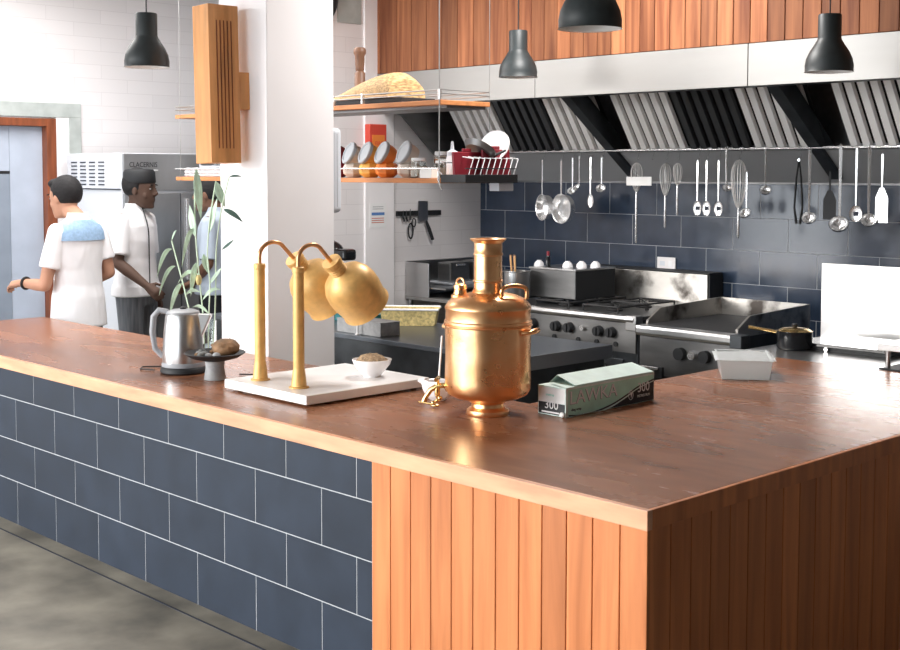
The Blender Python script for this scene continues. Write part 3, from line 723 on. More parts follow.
# ================================================================== SIDE WALL: bench, knives, notice, alarm
bn = thing('sink_bench', 'stainless bench with splashback against the white tiled wall', 'bench', (-4.835, 3.47, 0))
obj('bench_top', box(B(), 0, .62, 0, .76, .775, .80), 'steel_flat', bn, bevel=.003)
obj('splashback', box(B(), .003, .018, 0, .75, .80, 1.05), 'steel', bn, bevel=.002)
obj('cheek', box(B(), .018, .25, 0, .012, .80, 1.045), 'steel', bn, bevel=.002)
obj('ledge', box(B(), .018, .40, .02, .75, .862, .874), 'steel', bn, bevel=.002)
obj('apron', box(B(), .58, .60, .01, .75, .55, .774), 'dark_steel', bn)
for x in (.03, .58):
    for y in (.03, .72): obj('leg', cyl(B(), (x, y, 0), (x, y, .775), .018, n=14), 'steel', bn, True)
g1 = thing('food_pan', 'deep steel food pan standing on the side bench', 'pan', (-4.67, 3.80, .899))
obj('pan_wall', box(B(), -.07, .07, -.10, .10, 0, .14), 'worn_steel', g1, bevel=.012, seg=3); obj('handle', box(B(), .0705, .078, -.045, .045, .115, .13), 'chrome', g1, bevel=.002)
g2 = thing('food_pan', 'deep steel food pan right of the first, beside the samovar chimney', 'pan', (-4.67, 4.04, .899))
obj('pan_wall', box(B(), -.07, .07, -.10, .10, 0, .145), 'worn_steel', g2, bevel=.012, seg=3); obj('handle', box(B(), .0705, .078, -.045, .045, .118, .133), 'chrome', g2, bevel=.002)
g3 = tubbox('oven_tray', 'shallow white tray under the steel pans on the side bench', 'tray', (-4.66, 3.90, .8745), .22, .44, .022, 'pale_grey')
mg = thing('knife_magnet', 'black magnetic knife strip on the white tiled wall', 'knife rack', (-4.838, 3.6, 1.397))
obj('bar', box(B(), 0, .02, -.22, .215, -.018, .018), 'black', mg, bevel=.002)
ck = thing('cleaver', 'grey cleaver with a black handle on the magnetic strip', 'knife', (-4.816, 3.63, 1.40), rot=(-.0, 0, 0))
obj('blade', prism(B(), [(-.05, -.06), (.045, -.06), (.045, .085), (-.05, .085)], 0, .003), 'steel', ck); obj('handle', tube(B(), [(.01, .02, -.06), (.01, .05, -.12), (.01, .085, -.20)], [.010, .014, .013], 10), 'black', ck, True)
sc = thing('scissors', 'black handled scissors hanging on the magnetic strip', 'scissors', (-4.815, 3.50, 1.40))
obj('blade', prism(B(), [(-.012, -.05), (.012, -.05), (.0, .03)], 0, .004), 'worn_steel', sc)
for s in (-.0,): 
    obj('handle', tube(B(), [(.006, s+.022*math.cos(a), -.13+.055*math.sin(a)) for a in [2*PI*k/20 for k in range(20)]], .006, 8, closed=True), 'black', sc, True)
    obj('handle', tube(B(), [(.008, s+.03+.018*math.cos(a), -.07+.03*math.sin(a)) for a in [2*PI*k/20 for k in range(20)]], .005, 8, closed=True), 'black', sc, True)
for y, lab in ((3.43, 'short black kitchen knife at the left end of the strip'), (3.46, 'small black kitchen knife beside the scissors')):
    kn = thing('paring_knife', lab, 'knife', (-4.815, y, 1.40), group='short knives on the strip')
    obj('blade', prism(B(), [(-.008, -.03), (.008, -.03), (.004, .02)], 0, .002), 'worn_steel', kn); obj('handle', tube(B(), [(.004, 0, -.03), (.004, .01, -.06)], .007, 8), 'black', kn, True)
nt = thing('notice', 'white paper notice with blue and red lines on the pilaster', 'notice', (-4.822, 3.20, 1.39))
obj('sheet', box(B(), -.002, 0, -.075, .075, -.09, .085), 'paper', nt)
obj('heading', box(B(), 0, .0008, -.06, .06, .0, .02), 'blue_ink', nt)
for z in (-.02, -.035, -.05): obj('line_of_print', box(B(), 0, .0008, -.06, .055, z-.004, z+.002), 'red_ink', nt)
for z in (.06, .045): obj('line_of_print', box(B(), 0, .0008, -.05, .05, z-.002, z+.002), 'grey_plastic', nt)
fa = thing('fire_call_box', 'red fire call box on the white pilaster above the shelf', 'alarm', (-4.823, 3.165, 1.865))
obj('housing', box(B(), 0, .055, -.085, .07, -.07, .165), 'red_paint', fa, bevel=.004)
obj('face_plate', box(B(), .0555, .059, -.065, .05, -.03, .09), 'orange_ware', fa, bevel=.002)
text('lettering', 'FIRE', .04, 'red_paint', fa, (.060, -.005, .03), (PI/2, 0, PI/2))
cb = thing('wall_cabinet', 'pale grey rounded panel on the rear side of the column', 'box', (-3.11, 1.343, 1.49))
obj('casing', box(B(), -.10, .095, 0, .068, 0, .43), 'pale_grey', cb, bevel=.025, seg=5); obj('seam', box(B(), -.101, .0955, .03, .033, .03, .40), 'grey_plastic', cb)
ov = thing('black_disc', 'dark round disc on the wall behind the column top', 'disc', (-4.833, 2.635, 2.88))
obj('disc_body', cyl(B(), (0, 0, 0), (.02, 0, 0), .2, n=40), 'black', ov, True); obj('disc_rim', tube(B(), [(.02, .2*math.cos(a), .2*math.sin(a)) for a in [2*PI*k/40 for k in range(40)]], .004, 6, closed=True), 'black', ov, True)

# ================================================================== COOKING LINE
rg = thing('gas_range', 'stainless gas range with black grates and knobs under the hood', 'range', (-3.4, 3.42, 0))
def G(x0, x1, y0, y1, z0, z1, bm=None): return box(bm or B(), x0+3.4, x1+3.4, y0-3.42, y1-3.42, z0, z1)
obj('body', G(-4.18, -2.69, 3.44, 4.15, .10, .80), 'dark_steel', rg, bevel=.003)
obj('hob', G(-4.18, -2.69, 3.47, 4.12, .80, .822), 'worn_steel', rg, bevel=.002)
obj('front_rail', tube(B(), [(-.85, .0, .806), (.70, .0, .806)], .026, 16), 'steel', rg, True)
obj('rail_end', G(-2.76, -2.68, 3.40, 3.47, .74, .83), 'steel', rg, bevel=.004)
obj('control_panel', G(-4.17, -2.70, 3.425, 3.4395, .60, .78), 'worn_steel', rg)
for x in (-3.62, -3.53, -3.33, -3.22, -2.98, -2.88):
    k_ = obj('knob', cyl(B(), (x+3.4, .004, .715), (x+3.4, -.035, .715), .034, .03), 'black', rg, True)
    obj('knob_grip', box(B(), x+3.4-.007, x+3.4+.007, -.045, -.035, .69, .74), 'black', k_)
obj('knob', cyl(B(), (.29, .004, .722), (.29, -.02, .722), .016), 'chrome', rg, True, label='small bright knob')
for x in (-3.6, -3.35, -3.15, -3.0, -2.85): obj('label_plate', cyl(B(), (x+3.4, .004, .645), (x+3.4, -.004, .645), .016), 'black', rg, True)
for x in (-3.95, -3.52, -3.12): 
    for y in (3.62, 3.92):
        bm = B(); lathe_solid(bm, [(.05, .822), (.055, .83), (.035, .842)], n=24, c=(x+3.4+.1, y-3.42, 0)); obj('burner', bm, 'cast_iron', rg, True)
        bm = B(); cx, cy = x+3.5, y-3.42
        for a in range(4):
            dx, dy = math.cos(a*PI/2+PI/4), math.sin(a*PI/2+PI/4); tube(bm, [(cx+.03*dx, cy+.03*dy, .862), (cx+.17*dx, cy+.17*dy, .862)], .006, 6)
        for q in (-.14, .14):
            tube(bm, [(cx+q, cy-.14, .862), (cx+q, cy+.14, .862)], .007, 6); tube(bm, [(cx-.14, cy+q, .862), (cx+.14, cy+q, .862)], .007, 6)
            tube(bm, [(cx+q, cy-.14, .862), (cx+q, cy-.14, .824)], .006, 6); tube(bm, [(cx+q, cy+.14, .862), (cx+q, cy+.14, .824)], .006, 6)
        obj('grate', bm, 'cast_iron', rg, True)
obj('backguard', G(-3.62, -2.64, 4.08, 4.16, .80, 1.045), 'scorched_steel', rg, bevel=.003, label='scorched steel backguard')
obj('backguard_cap', G(-3.63, -2.63, 4.082, 4.235, 1.046, 1.056), 'black', rg, bevel=.002)
obj('backguard_side', G(-2.639, -2.63, 4.09, 4.235, .78, 1.045), 'black', rg)
obj('oven_door', G(-3.9, -2.78, 3.405, 3.424, .18, .56), 'dark_steel', rg, bevel=.004)
obj('oven_handle', tube(B(), [(-.4, -.04, .52), (.5, -.04, .52)], .012, 10), 'steel', rg, True)
for x in (-4.2, -2.75):
    for y in (3.5, 4.1): obj('foot', cyl(B(), (x+3.4, y-3.42, 0), (x+3.4, y-3.42, .10), .02), 'steel', rg, True)

fr = thing('bain_marie', 'boxy steel bain marie cabinet on the range behind the samovar', 'cabinet', (-3.53, 3.70, .868))
obj('casing', box(B(), -.20, .20, -.10, .30, 0, .185), 'worn_steel', fr, bevel=.006); obj('top_rim', box(B(), -.205, .205, -.105, .31, .185, .197), 'steel', fr, bevel=.002)
obj('side_sheet', box(B(), .2005, .206, -.10, .30, 0, .184), 'black', fr)
ZB = .868+.198
wb = thing('sauce_bottle', 'small dark sauce bottle with a red cap on the bain marie', 'bottle', (-3.62, 3.66, ZB))
obj('bottle_body', lathe_solid(B(), [(.017, 0), (.017, .06), (.009, .075)], n=20), 'black_gloss', wb, True); obj('cap', lathe_solid(B(), [(.010, .074), (.010, .10), (.008, .104)], n=16), 'red_board', wb, True)
for i, (x, y, lab) in enumerate(((-3.70, 3.66, 'white cup upside down left of the sauce bottle'), (-3.50, 3.72, 'white cup upside down right of the sauce bottle'), (-3.43, 3.78, 'white cup in the right pair on the bain marie'), (-3.36, 3.84, 'white cup at the right end of the bain marie'))):
    c = thing('upturned_cup', lab, 'cup', (x, y, ZB), group='white cups on the bain marie')
    obj('cup_body', lathe_solid(B(), [(.035, 0), (.033, .02), (.022, .034), (.018, .036)], n=24), 'ceramic', c, True); obj('foot_ring', lathe_solid(B(), [(.016, .036), (.016, .042)], n=20), 'ceramic', c, True)
sp = thing('utensil_pot', 'tall round steel pot of bamboo tongs beside the samovar chimney', 'pot', (-3.52, 3.22, .80))
sp.location = (-3.735, 3.48, .868)
obj('pot_body', lathe(B(), [(0, 0), (.085, 0), (.088, .01), (.088, .165), (.094, .17), (.094, .176), (.084, .172), (.083, .01), (0, .006)], 40), 'steel', sp, True)
for i, (a, b) in enumerate(((-.03, .0), (-.015, .02), (.0, .01))):
    t = thing('chopsticks', ['bamboo chopstick leaning left in the steel pot', 'middle bamboo chopstick in the steel pot', 'bamboo chopstick leaning right in the steel pot'][i], 'chopstick', (-3.735, 3.48, .876), group='chopsticks in the steel pot')
    obj('shaft', tube(B(), [(a*.5+.02, b-.04, 0), (a-.03, b, .27)], [.005, .007], 8), 'bamboo', t, True); obj('tip_band', tube(B(), [(a-.0295, b-.0006, .262), (a-.0302, b, .271)], .0078, 8), 'pin_wood', t, True)

gr = thing('griddle', 'flat top steel griddle with scorched splash guards right of the range', 'griddle', (-2.08, 3.10, 0))
def Q(x0, x1, y0, y1, z0, z1, bm=None): return box(bm or B(), x0+2.08, x1+2.08, y0-3.10, y1-3.10, z0, z1)
obj('body', Q(-2.43, -1.85, 3.13, 3.93, .50, .80), 'dark_steel', gr, bevel=.003)
obj('plate', Q(-2.43, -1.85, 3.16, 3.93, .80, .828), 'cast_iron', gr, bevel=.002, label='dark cooking plate')
obj('front_rail', box(B(), -.36, .30, -.03, .055, .772, .832), 'steel', gr, bevel=.018, seg=4)
obj('rail_end', Q(-1.80, -1.725, 3.07, 3.155, .76, .83), 'dark_steel', gr, bevel=.004)
obj('control_panel', Q(-2.43, -1.75, 3.115, 3.129, .55, .765), 'worn_steel', gr)
obj('backguard', Q(-2.45, -1.83, 3.932, 3.945, .78, .93), 'scorched_steel', gr, bevel=.001)
for x in (-2.45, -1.846): obj('side_guard', prism(B(), [(.10, .80), (.10, .845), (.22, .91), (.832, .93), (.832, .80)], x+2.08, x+2.08+.014), 'scorched_steel', gr)
for i, x in enumerate((-2.14, -2.055, -1.975)): obj('knob', cyl(B(), (x+2.08, .015, .69), (x+2.08, -.02, .69), .034 if i != 1 else .022), 'black' if i != 1 else 'chrome', gr, True)
obj('tray_handle', Q(-2.40, -2.28, 3.08, 3.114, .585, .60), 'chrome', gr, bevel=.003)
obj('grease_tray', Q(-2.42, -2.26, 3.095, 3.1145, .54, .60), 'black', gr)
for x in (-2.38, -1.80):
    for y in (3.2, 3.85): obj('leg', cyl(B(), (x+2.08, y-3.1, 0), (x+2.08, y-3.1, .50), .022), 'dark_steel', gr, True)

st = thing('steel_worktable', 'stainless worktable with a tall bright splashback at the right', 'table', (-1.2, 2.70, 0))
obj('table_top', box(B(), -.355, 2.0, .003, .88, .765, .800), 'steel', st, bevel=.002)
obj('splashback', box(B(), -.345, 2.0, .865, .88, .800, 1.205), 'steel', st, bevel=.002, label='tall bright steel sheet')
obj('underpanel', box(B(), -.28, 1.98, .02, .03, .05, .764), 'dark_steel', st)
for x in (-.26, 1.9):
    for y in (.06, .82): obj('leg', cyl(B(), (x, y, 0), (x, y, .765), .02, n=14), 'steel', st, True)
ih = thing('induction_hob', 'black glass hob on the steel worktable by the splashback', 'hob', (-1.12, 3.22, .801))
obj('glass_top', box(B(), -.28, .24, -.16, .26, .02, .035), 'black_gloss', ih, bevel=.003); obj('casing', box(B(), -.26, .22, -.15, .25, 0, .0195), 'black', ih); obj('control_knob', cyl(B(), (-.1, -.151, .012), (-.1, -.17, .012), .01), 'chrome', ih, True)
kp = thing('copper_pot', 'dark pot with a brassy glint beside the griddle', 'pot', (-1.39, 3.04, .801))
obj('pot_body', lathe(B(), [(0, 0), (.08, 0), (.09, .015), (.09, .09), (.094, .094), (.086, .09), (.082, .012), (0, .008)], 40), 'black_gloss', kp, True)
obj('lid', lathe_solid(B(), [(.088, .091), (.07, .103), (.02, .110)], n=40), 'brass', kp, True); obj('lid_knob', lathe_solid(B(), [(.012, .109), (.016, .125), (.012, .13)], n=20), 'black', kp, True)
obj('handle', tube(B(), [(-.085, -.02, .08), (-.15, -.05, .09), (-.22, -.08, .10)], [.008, .007, .009], 10), 'brass', kp, True)
sd = thing('small_steel_stand', 'small steel stand at the right picture edge', 'stand', (-.62, 2.86, .801))
obj('stand_top', box(B(), -.16, .35, -.13, .12, .085, .115), 'steel', sd, bevel=.003)
for x in (-.12, .3):
    for y in (-.10, .09): obj('leg', cyl(B(), (x, y, 0), (x, y, .085), .012, n=14), 'steel', sd, True)
bmt = thing('gap_sheet', 'black sheet standing in for the dark gap beneath the small steel stand', 'mat', (-.60, 2.80, .8035))  # black sheet put in where the gap under the stand is dark
obj('sheet_face', box(B(), -.16, .35, -.08, .16, -.002, .003), 'black', bmt); obj('sheet_rim', box(B(), -.16, .35, -.088, -.081, -.002, .006), 'black', bmt)
hk = thing('wall_hook', 'black rod hook lying on the bright steel splashback', 'hook', (-1.02, 3.558, 1.165))
obj('rod', tube(B(), [(0, 0, 0), (.12, -.0, .012), (.3, 0, .02)], .004, 8), 'black', hk, True); obj('boss', ell(B(), (0, 0, 0), .011), 'black', hk, True)
sk = thing('wall_socket', 'white wall socket plate on the navy tiles', 'socket', (-3.08, 4.247, 1.088))
obj('plate', box(B(), -.075, .075, -.010, 0, -.042, .042), 'socket_white', sk, bevel=.003); obj('switch', box(B(), .02, .05, -.013, -.0101, -.02, .02), 'white_plastic', sk, bevel=.002); obj('outlet', box(B(), -.05, -.01, -.0108, -.0101, -.015, .015), 'pale_grey', sk)

# ================================================================== FRIDGE
fg = thing('fridge', 'tall steel commercial fridge with a louvred white side behind the cooks', 'fridge', (-6.5, 2.3, 0))
def K(x0, x1, y0, y1, z0, z1, bm=None): return box(bm or B(), x0+6.5, x1+6.5, y0-2.3, y1-2.3, z0, z1)
obj('body', K(-6.88, -6.10, 1.90, 3.30, .08, 1.83), 'fridge_white', fg, bevel=.006)
obj('side_panel', K(-6.87, -6.12, 1.885, 1.8995, 1.575, 1.82), 'fridge_white', fg, bevel=.003)
bm = B()
for r in range(7):
    for c in range(4): K(-6.80+c*.135, -6.80+c*.135+.085, 1.881, 1.886, 1.76-r*.027, 1.769-r*.027, bm)
obj('louvres', bm, 'slot_dark', fg, label='dark ventilation slots')
obj('side_seam', K(-6.87, -6.10, 1.892, 1.8995, 1.566, 1.572), 'slot_dark', fg)
obj('control_fascia', K(-6.099, -6.078, 1.91, 3.29, 1.56, 1.825), 'fridge_steel', fg, bevel=.003)
for y0 in (1.91, 2.37, 2.84):
    d_ = obj('door', K(-6.099, -6.07, y0, y0+.45, .12, 1.54), 'fridge_steel', fg, bevel=.004)
    obj('handle', K(-6.069, -6.045, y0+.03, y0+.055, .9, 1.5), 'chrome', d_, bevel=.004)
text('lettering', 'CLACERNIS', .052, 'black', fg, (-6.077+6.5, 2.066-2.3, 1.745), (PI/2, 0, PI/2), sx=.85)
obj('badge_line', K(-6.078, -6.076, 1.95, 2.185, 1.705, 1.711), 'paper', fg)
for x in (-6.8, -6.2):
    for y in (1.96, 3.2): obj('foot', cyl(B(), (x+6.5, y-2.3, 0), (x+6.5, y-2.3, .08), .025), 'black', fg, True)

# ================================================================== WOODEN SPEAKER ON THE COLUMN
wsx, wsy = -3.125, .785
ws = thing('wooden_speaker', 'orange wooden box with narrow slots mounted on the white column', 'wall lamp', (wsx, wsy, 1.74), rot=(0, -.028, 0))
obj('casing', box(B(), -.135, 0, -.085, .085, 0, .755), 'speaker_wood', ws, bevel=.002)
bm = B()
for k in range(5): box(bm, -.002, .0015, -.042+k*.0205, -.037+k*.0205, .07, .68)
obj('slots', bm, 'door_wood', ws, label='row of narrow dark slots')
obj('wall_bracket', box(B(), -.10, -.005, .0855, .1465, .26, .44), 'speaker_wood', ws, bevel=.003)

# ================================================================== ON THE BAR: board, heat lamps, bowl
bd = thing('marble_board', 'thick white marble slab carrying the two gold heat lamps', 'slab', (-2.075, .56, HT), rotz=0)
obj('slab', box(B(), -.275, .275, -.32, .32, .009, .045), 'marble', bd, bevel=.003)
for x in (-.23, .23):
    for y in (-.27, .27): obj('foot', cyl(B(), (x, y, 0), (x, y, .009), .012, n=16), 'black', bd, True)
ZBd = HT+.0455
def heatlamp(x, y, label, rz):
    t = thing('heat_lamp', label, 'lamp', (x, y, ZBd), rz, 'gold heat lamps on the marble slab')
    obj('post_foot', lathe_solid(B(), [(.040, 0), (.040, .004), (.031, .006), (.029, .03), (.0235, .075)], n=36), 'gold_paint', t, True)
    obj('post', lathe_solid(B(), [(.0225, .072), (.0225, .455), (.0245, .457), (.0245, .475), (.021, .478)], n=36), 'gold_paint', t, True)
    obj('arm', tube(B(), [(0, 0, .47), (0, 0, .505)]+[(0, .068-.068*math.cos(a), .505+.058*math.sin(a)) for a in [PI*.72*k/14 for k in range(1, 15)]]+[(0, .165, .496), (0, .185, .478)], .0085, 14), 'copper_pipe', t, True)
    ax = Vector((0, .70, -.71)).normalized()
    q = Vector((0, 0, 1)).rotation_difference(ax).to_matrix().to_4x4()
    prof = [(0, 0), (.040, 0), (.041, .004), (.041, .018), (.036, .022), (.036, .062), (.040, .066), (.062, .076), (.090, .098), (.107, .130), (.113, .165), (.112, .20), (.106, .235), (.103, .262), (.108, .275),
            (.104, .275), (.099, .262), (.102, .235), (.108, .20), (.108, .165), (.102, .132), (.086, .103), (.06, .083), (0, .08)]
    s = obj('lamp_shade', lathe(B(), prof, 56, (0, .170, .492), M4=q), 'gold_paint', t, True)
    for k in range(3): obj('collar_ring', lathe(B(), [(.0365, .030+k*.011), (.0385, .032+k*.011), (.0365, .035+k*.011)], 40, (0, .170, .492), M4=q), 'gold_paint', s, True)
    bm = B(); c = Vector((0, .170, .492))+ax*.15; ell(bm, c, .035); obj('bulb', bm, 'lamp_white', t, True)
heatlamp(-2.232, .336, 'gold heat lamp with a curved neck, the left one at the back', -.02)
heatlamp(-1.972, .336, 'gold heat lamp with a curved neck, the right nearer one', .05)
bw = thing('bowl', 'white ceramic bowl of brown spice at the slab corner', 'bowl', (-1.985, .725, ZBd))
obj('bowl_body', lathe(B(), [(0, 0), (.036, 0), (.038, .006), (.052, .022), (.076, .052), (.083, .072), (.080, .073), (.072, .054), (.045, .024), (0, .018)], 44), 'ceramic', bw, True)
bm = B(); lathe(bm, [(.074, .057), (.062, .070), (.045, .084), (.02, .093), (0, .094)], 36); random.seed(5)
for v in bm.verts: v.co += Vector((random.uniform(-.003, .003), random.uniform(-.003, .003), random.uniform(-.004, .004)))
obj('spice_heap', bm, 'spice', bw, True)

# ================================================================== KETTLE, CAKE STAND, PLANT
kt = thing('kettle', 'brushed steel electric kettle with a black base on the bar', 'kettle', (-2.865, .37, HT+.001), rotz=.80)
kt.scale = (1.08, 1.08, 1.06)
obj('power_base', lathe_solid(B(), [(.092, 0), (.096, .006), (.094, .022), (.088, .028)], n=48), 'black', kt, True)
obj('kettle_body', lathe_solid(B(), [(.086, .030), (.087, .034), (.085, .10), (.078, .19), (.071, .245), (.068, .25)], n=56), 'steel', kt, True)
obj('body_trim', lathe_solid(B(), [(.089, .028), (.090, .036), (.088, .046)], n=48), 'grey_plastic', kt, True)
obj('lid', lathe_solid(B(), [(.068, .250), (.066, .258), (.045, .266), (.02, .268)], n=40), 'grey_plastic', kt, True)
obj('lid_button', lathe_solid(B(), [(.014, .267), (.014, .274), (.01, .277)], n=20), 'black', kt, True)
obj('handle', tube(B(), [(-.062, 0, .255), (-.10, 0, .262), (-.122, 0, .235), (-.128, 0, .17), (-.118, 0, .10), (-.085, 0, .065)], [.012, .013, .013, .013, .012, .012], 12), 'grey_plastic', kt, True)
bm = B(); prism(bm, [(.055, .145), (.072, .135), (.118, .240), (.112, .247), (.055, .247)], -.022, .022, 'y'); obj('spout', bm, 'steel', kt, bevel=.008, seg=3)
obj('water_gauge', box(B(), .079, .086, -.006, .006, .06, .12), 'black', kt, bevel=.002)
cordp = [(-2.99, .42, HT+.006), (-3.05, .36, HT+.006), (-3.10, .30, HT+.006), (-3.05, .26, HT+.006), (-2.98, .29, HT+.006)]
tag(obj('power_cord', tube(B(), cordp, .0035, 8), 'black', None, True), 'short black cord loop left of the steel kettle', 'cord')
tag(obj('power_cord', tube(B(), [(-2.62, .50, HT+.005), (-2.55, .56, HT+.005), (-2.47, .64, HT+.005), (-2.46, .74, HT+.005)], .003, 8), 'black', None, True), 'thin dark cord on the bar beside the marble slab', 'cord')
cs = thing('cake_stand', 'grey stone dish on a short pedestal in front of the kettle', 'stand', (-2.60, .36, HT+.001))
obj('pedestal', lathe_solid(B(), [(.046, 0), (.047, .004), (.040, .05), (.042, .085)], n=36), 'stone_grey', cs, True)
obj('dish', lathe(B(), [(0, .080), (.05, .082), (.10, .095), (.132, .116), (.128, .119), (.095, .102), (.05, .092), (0, .090)], 52), 'black', cs, True, label='dark shallow round dish')
t = thing('coconut_husk', 'rough brown coconut like lump on the stone dish', 'fruit', (-2.575, .40, HT+.095))
bm = B(); bmesh.ops.create_icosphere(bm, subdivisions=4, radius=1); random.seed(11)
for v in bm.verts: v.co = Vector((v.co.x*.058, v.co.y*.060, v.co.z*.040+.042))*(1+random.uniform(-.03, .03))
obj('husk', bm, 'brown_husk', t, True); obj('stub', tube(B(), [(-.05, -.02, .045), (-.066, -.03, .05)], [.012, .006], 8), 'brown_husk', t, True)
random.seed(9)
for k, (dx, dy) in enumerate(((-.085, -.01), (-.06, -.045), (-.03, -.070), (.0, -.060), (.035, -.055), (-.065, .03), (-.035, -.03), (.065, -.035), (-.045, .06), (.02, -.085))):
    s = .013+.008*random.random()
    bm = B(); ell(bm, (0, 0, 0), (s, s*.85, s*.75), (0, 0, random.random()*3), 14, 9)
    wl = ['left rim', 'left front', 'front rim left of centre', 'front centre', 'front right of centre', 'rear left', 'inner left', 'right side', 'rear', 'front rim'][k]
    tag(obj('pebble', bm, ['pebble', 'stone_grey', 'brown_husk'][k % 3], None, True, loc=(-2.60+dx, .36+dy, HT+.096+.2*max(0, math.hypot(dx, dy)-.05)+s*.70)), 'small dark pebble on the stone dish near its '+wl, 'pebble', 'pebbles on the stone dish')
# plant
vx, vy = -3.05, .60
vs = thing('glass_vase', 'clear cylindrical glass vase with plant stems behind the stone dish', 'vase', (vx, vy, HT+.001))
obj('vase_wall', lathe(B(), [(0, 0), (.052, 0), (.055, .006), (.055, .20), (.052, .20), (.051, .012), (0, .010)], 40), 'clear_glass', vs, True); obj('vase_foot', lathe_solid(B(), [(.050, -.0005), (.05, .0)], n=32), 'clear_glass', vs)
pln = thing('climbing_plant', 'pale green long leaved plant stems rising in front of the column', 'plant', (vx, vy, HT+.012))
RTv = Vector((RT.x, RT.y, 0)).normalized(); FV = Vector((F.x, F.y, 0)).normalized()
def sp_(px, py, dep=0):
    """local offset of a stem point: px/py measured on the plant's own upright plane, in centimetres"""
    return RTv*(px/100)+FV*(dep/100)+Vector((0, 0, py/100))
stems = [
    [(-1, 0, 0), (-3, 10, 1), (-7, 22, 2), (-10, 34, 3), (-13, 46, 3), (-15.5, 56, 3)],
    [(0, 0, 0), (-.5, 20, 0), (-2, 40, -1), (-3.5, 60, -1), (-3.8, 80, 0), (-3, 88, 0)],
    [(2, 0, -2), (2.5, 20, -2), (3.2, 36, -2), (2.2, 50, -2), (3.5, 66, -2), (6.5, 84, -2)],
    [(3, 0, 2), (4.6, 20, 2), (5.4, 36, 1), (6.0, 52, 0), (9, 70, -3), (13, 86, -4)]]
def smooth(P, n=6):
    P = [Vector(p) for p in P]; out = []
    for i in range(len(P)-1):
        p0, p1, p2, p3 = P[max(i-1, 0)], P[i], P[i+1], P[min(i+2, len(P)-1)]
        for k in range(n):
            t = k/n; out.append(.5*((2*p1)+(-p0+p2)*t+(2*p0-5*p1+4*p2-p3)*t*t+(-p0+3*p1-3*p2+p3)*t**3))
    out.append(P[-1]); return out
for s in stems:
    obj('stem', tube(B(), smooth([sp_(*p) for p in s]), .0032, 8), 'stem_green', pln, True)
def leaf(base, tip, w, m='leaf_green', droop=.0):
    a = sp_(*base); b = sp_(*tip); d = b-a; L = d.length; d.normalize()
    side = d.cross(FV).normalized(); nrm = side.cross(d).normalized(); side = (side+nrm*.5).normalized()
    bm = B(); n = 12; rows_ = []
    for i in range(n+1):
        u = i/n; c = a+d*L*u + Vector((0, 0, 1))*(droop*4*u*(1-u)); ww = w*math.sin(PI*u**.85)**.9/100 if 0 < u < 1 else .0006
        rows_.append([bm.verts.new(c-side*ww-nrm*ww*.4), bm.verts.new(c+nrm*.0008), bm.verts.new(c+side*ww-nrm*ww*.4)])
    for p, q in zip(rows_, rows_[1:]):
        bm.faces.new((p[0], p[1], q[1], q[0])); bm.faces.new((p[1], p[2], q[2], q[1]))
    o = obj('leaf', bm, m, pln, True); sd_ = o.modifiers.new('solid', 'SOLIDIFY'); sd_.thickness = .0008
for a_, b_, w_, m_, dr in (
    ((-15.5, 56, 3), (-13, 61, 3), .5, 'leaf_green', .01), ((-15, 52, 3), (-23, 38, 4), 1.1, 'leaf_green', .045), ((-13.5, 44, 3), (-22, 30, 4), 1.0, 'leaf_green', .04),
    ((-11, 36, 3), (-17, 20, 3), 1.3, 'leaf_green', .03), ((-3.8, 62, -1), (-10, 44, -1), 1.2, 'leaf_green', .045), ((-3.6, 58, -1), (-6, 73, -1), 2.0, 'leaf_green', .0),
    ((-3.0, 90, 0), (-1, 66, 0), 2.0, 'leaf_green', .01), ((-3.2, 46, -1), (-6, 30, -1), 1.5, 'leaf_green', .02), ((-2, 40, -1), (-12, 36, -1), 1.1, 'leaf_green', .035),
    ((-1.5, 32, -1), (-9, 30, -1), 1.0, 'leaf_green', .02), ((-.8, 28, 0), (8, 33, 0), 1.0, 'leaf_green', .025), ((2.5, 22, -2), (-5, 25, -2), 1.0, 'leaf_green', .02), ((3, 36, -2), (9, 44, -2), 1.0, 'leaf_green', .0),
    ((6.5, 84, -2), (10.5, 72, -2), 2.0, 'leaf_green', .0), ((3.2, 60, -2), (7, 76, -2), 1.6, 'leaf_green', .0), ((13, 86, -4), (19, 86, -4), .6, 'dark_leaf', .005),
    ((10, 71, -3), (19, 65, -3), 1.3, 'dark_leaf', .01), ((9, 52, -3), (15, 57, -3), .8, 'dark_leaf', .0), ((0, 50, 0), (2, 41, 0), 1.6, 'leaf_green', 0)):
    leaf(a_, b_, w_, m_, dr)
tg2 = thing('blossom', 'pale cream bud hanging among the plant stems', 'flower', (0, 0, 0))
tg2.location = Vector((vx, vy, HT+.012))+sp_(-2, 38, -2)
obj('bud', ell(B(), (0, 0, 0), (.014, .014, .026)), 'grain', tg2, True); obj('calyx', ell(B(), (0, 0, .024), (.006, .006, .008)), 'stem_green', tg2, True)

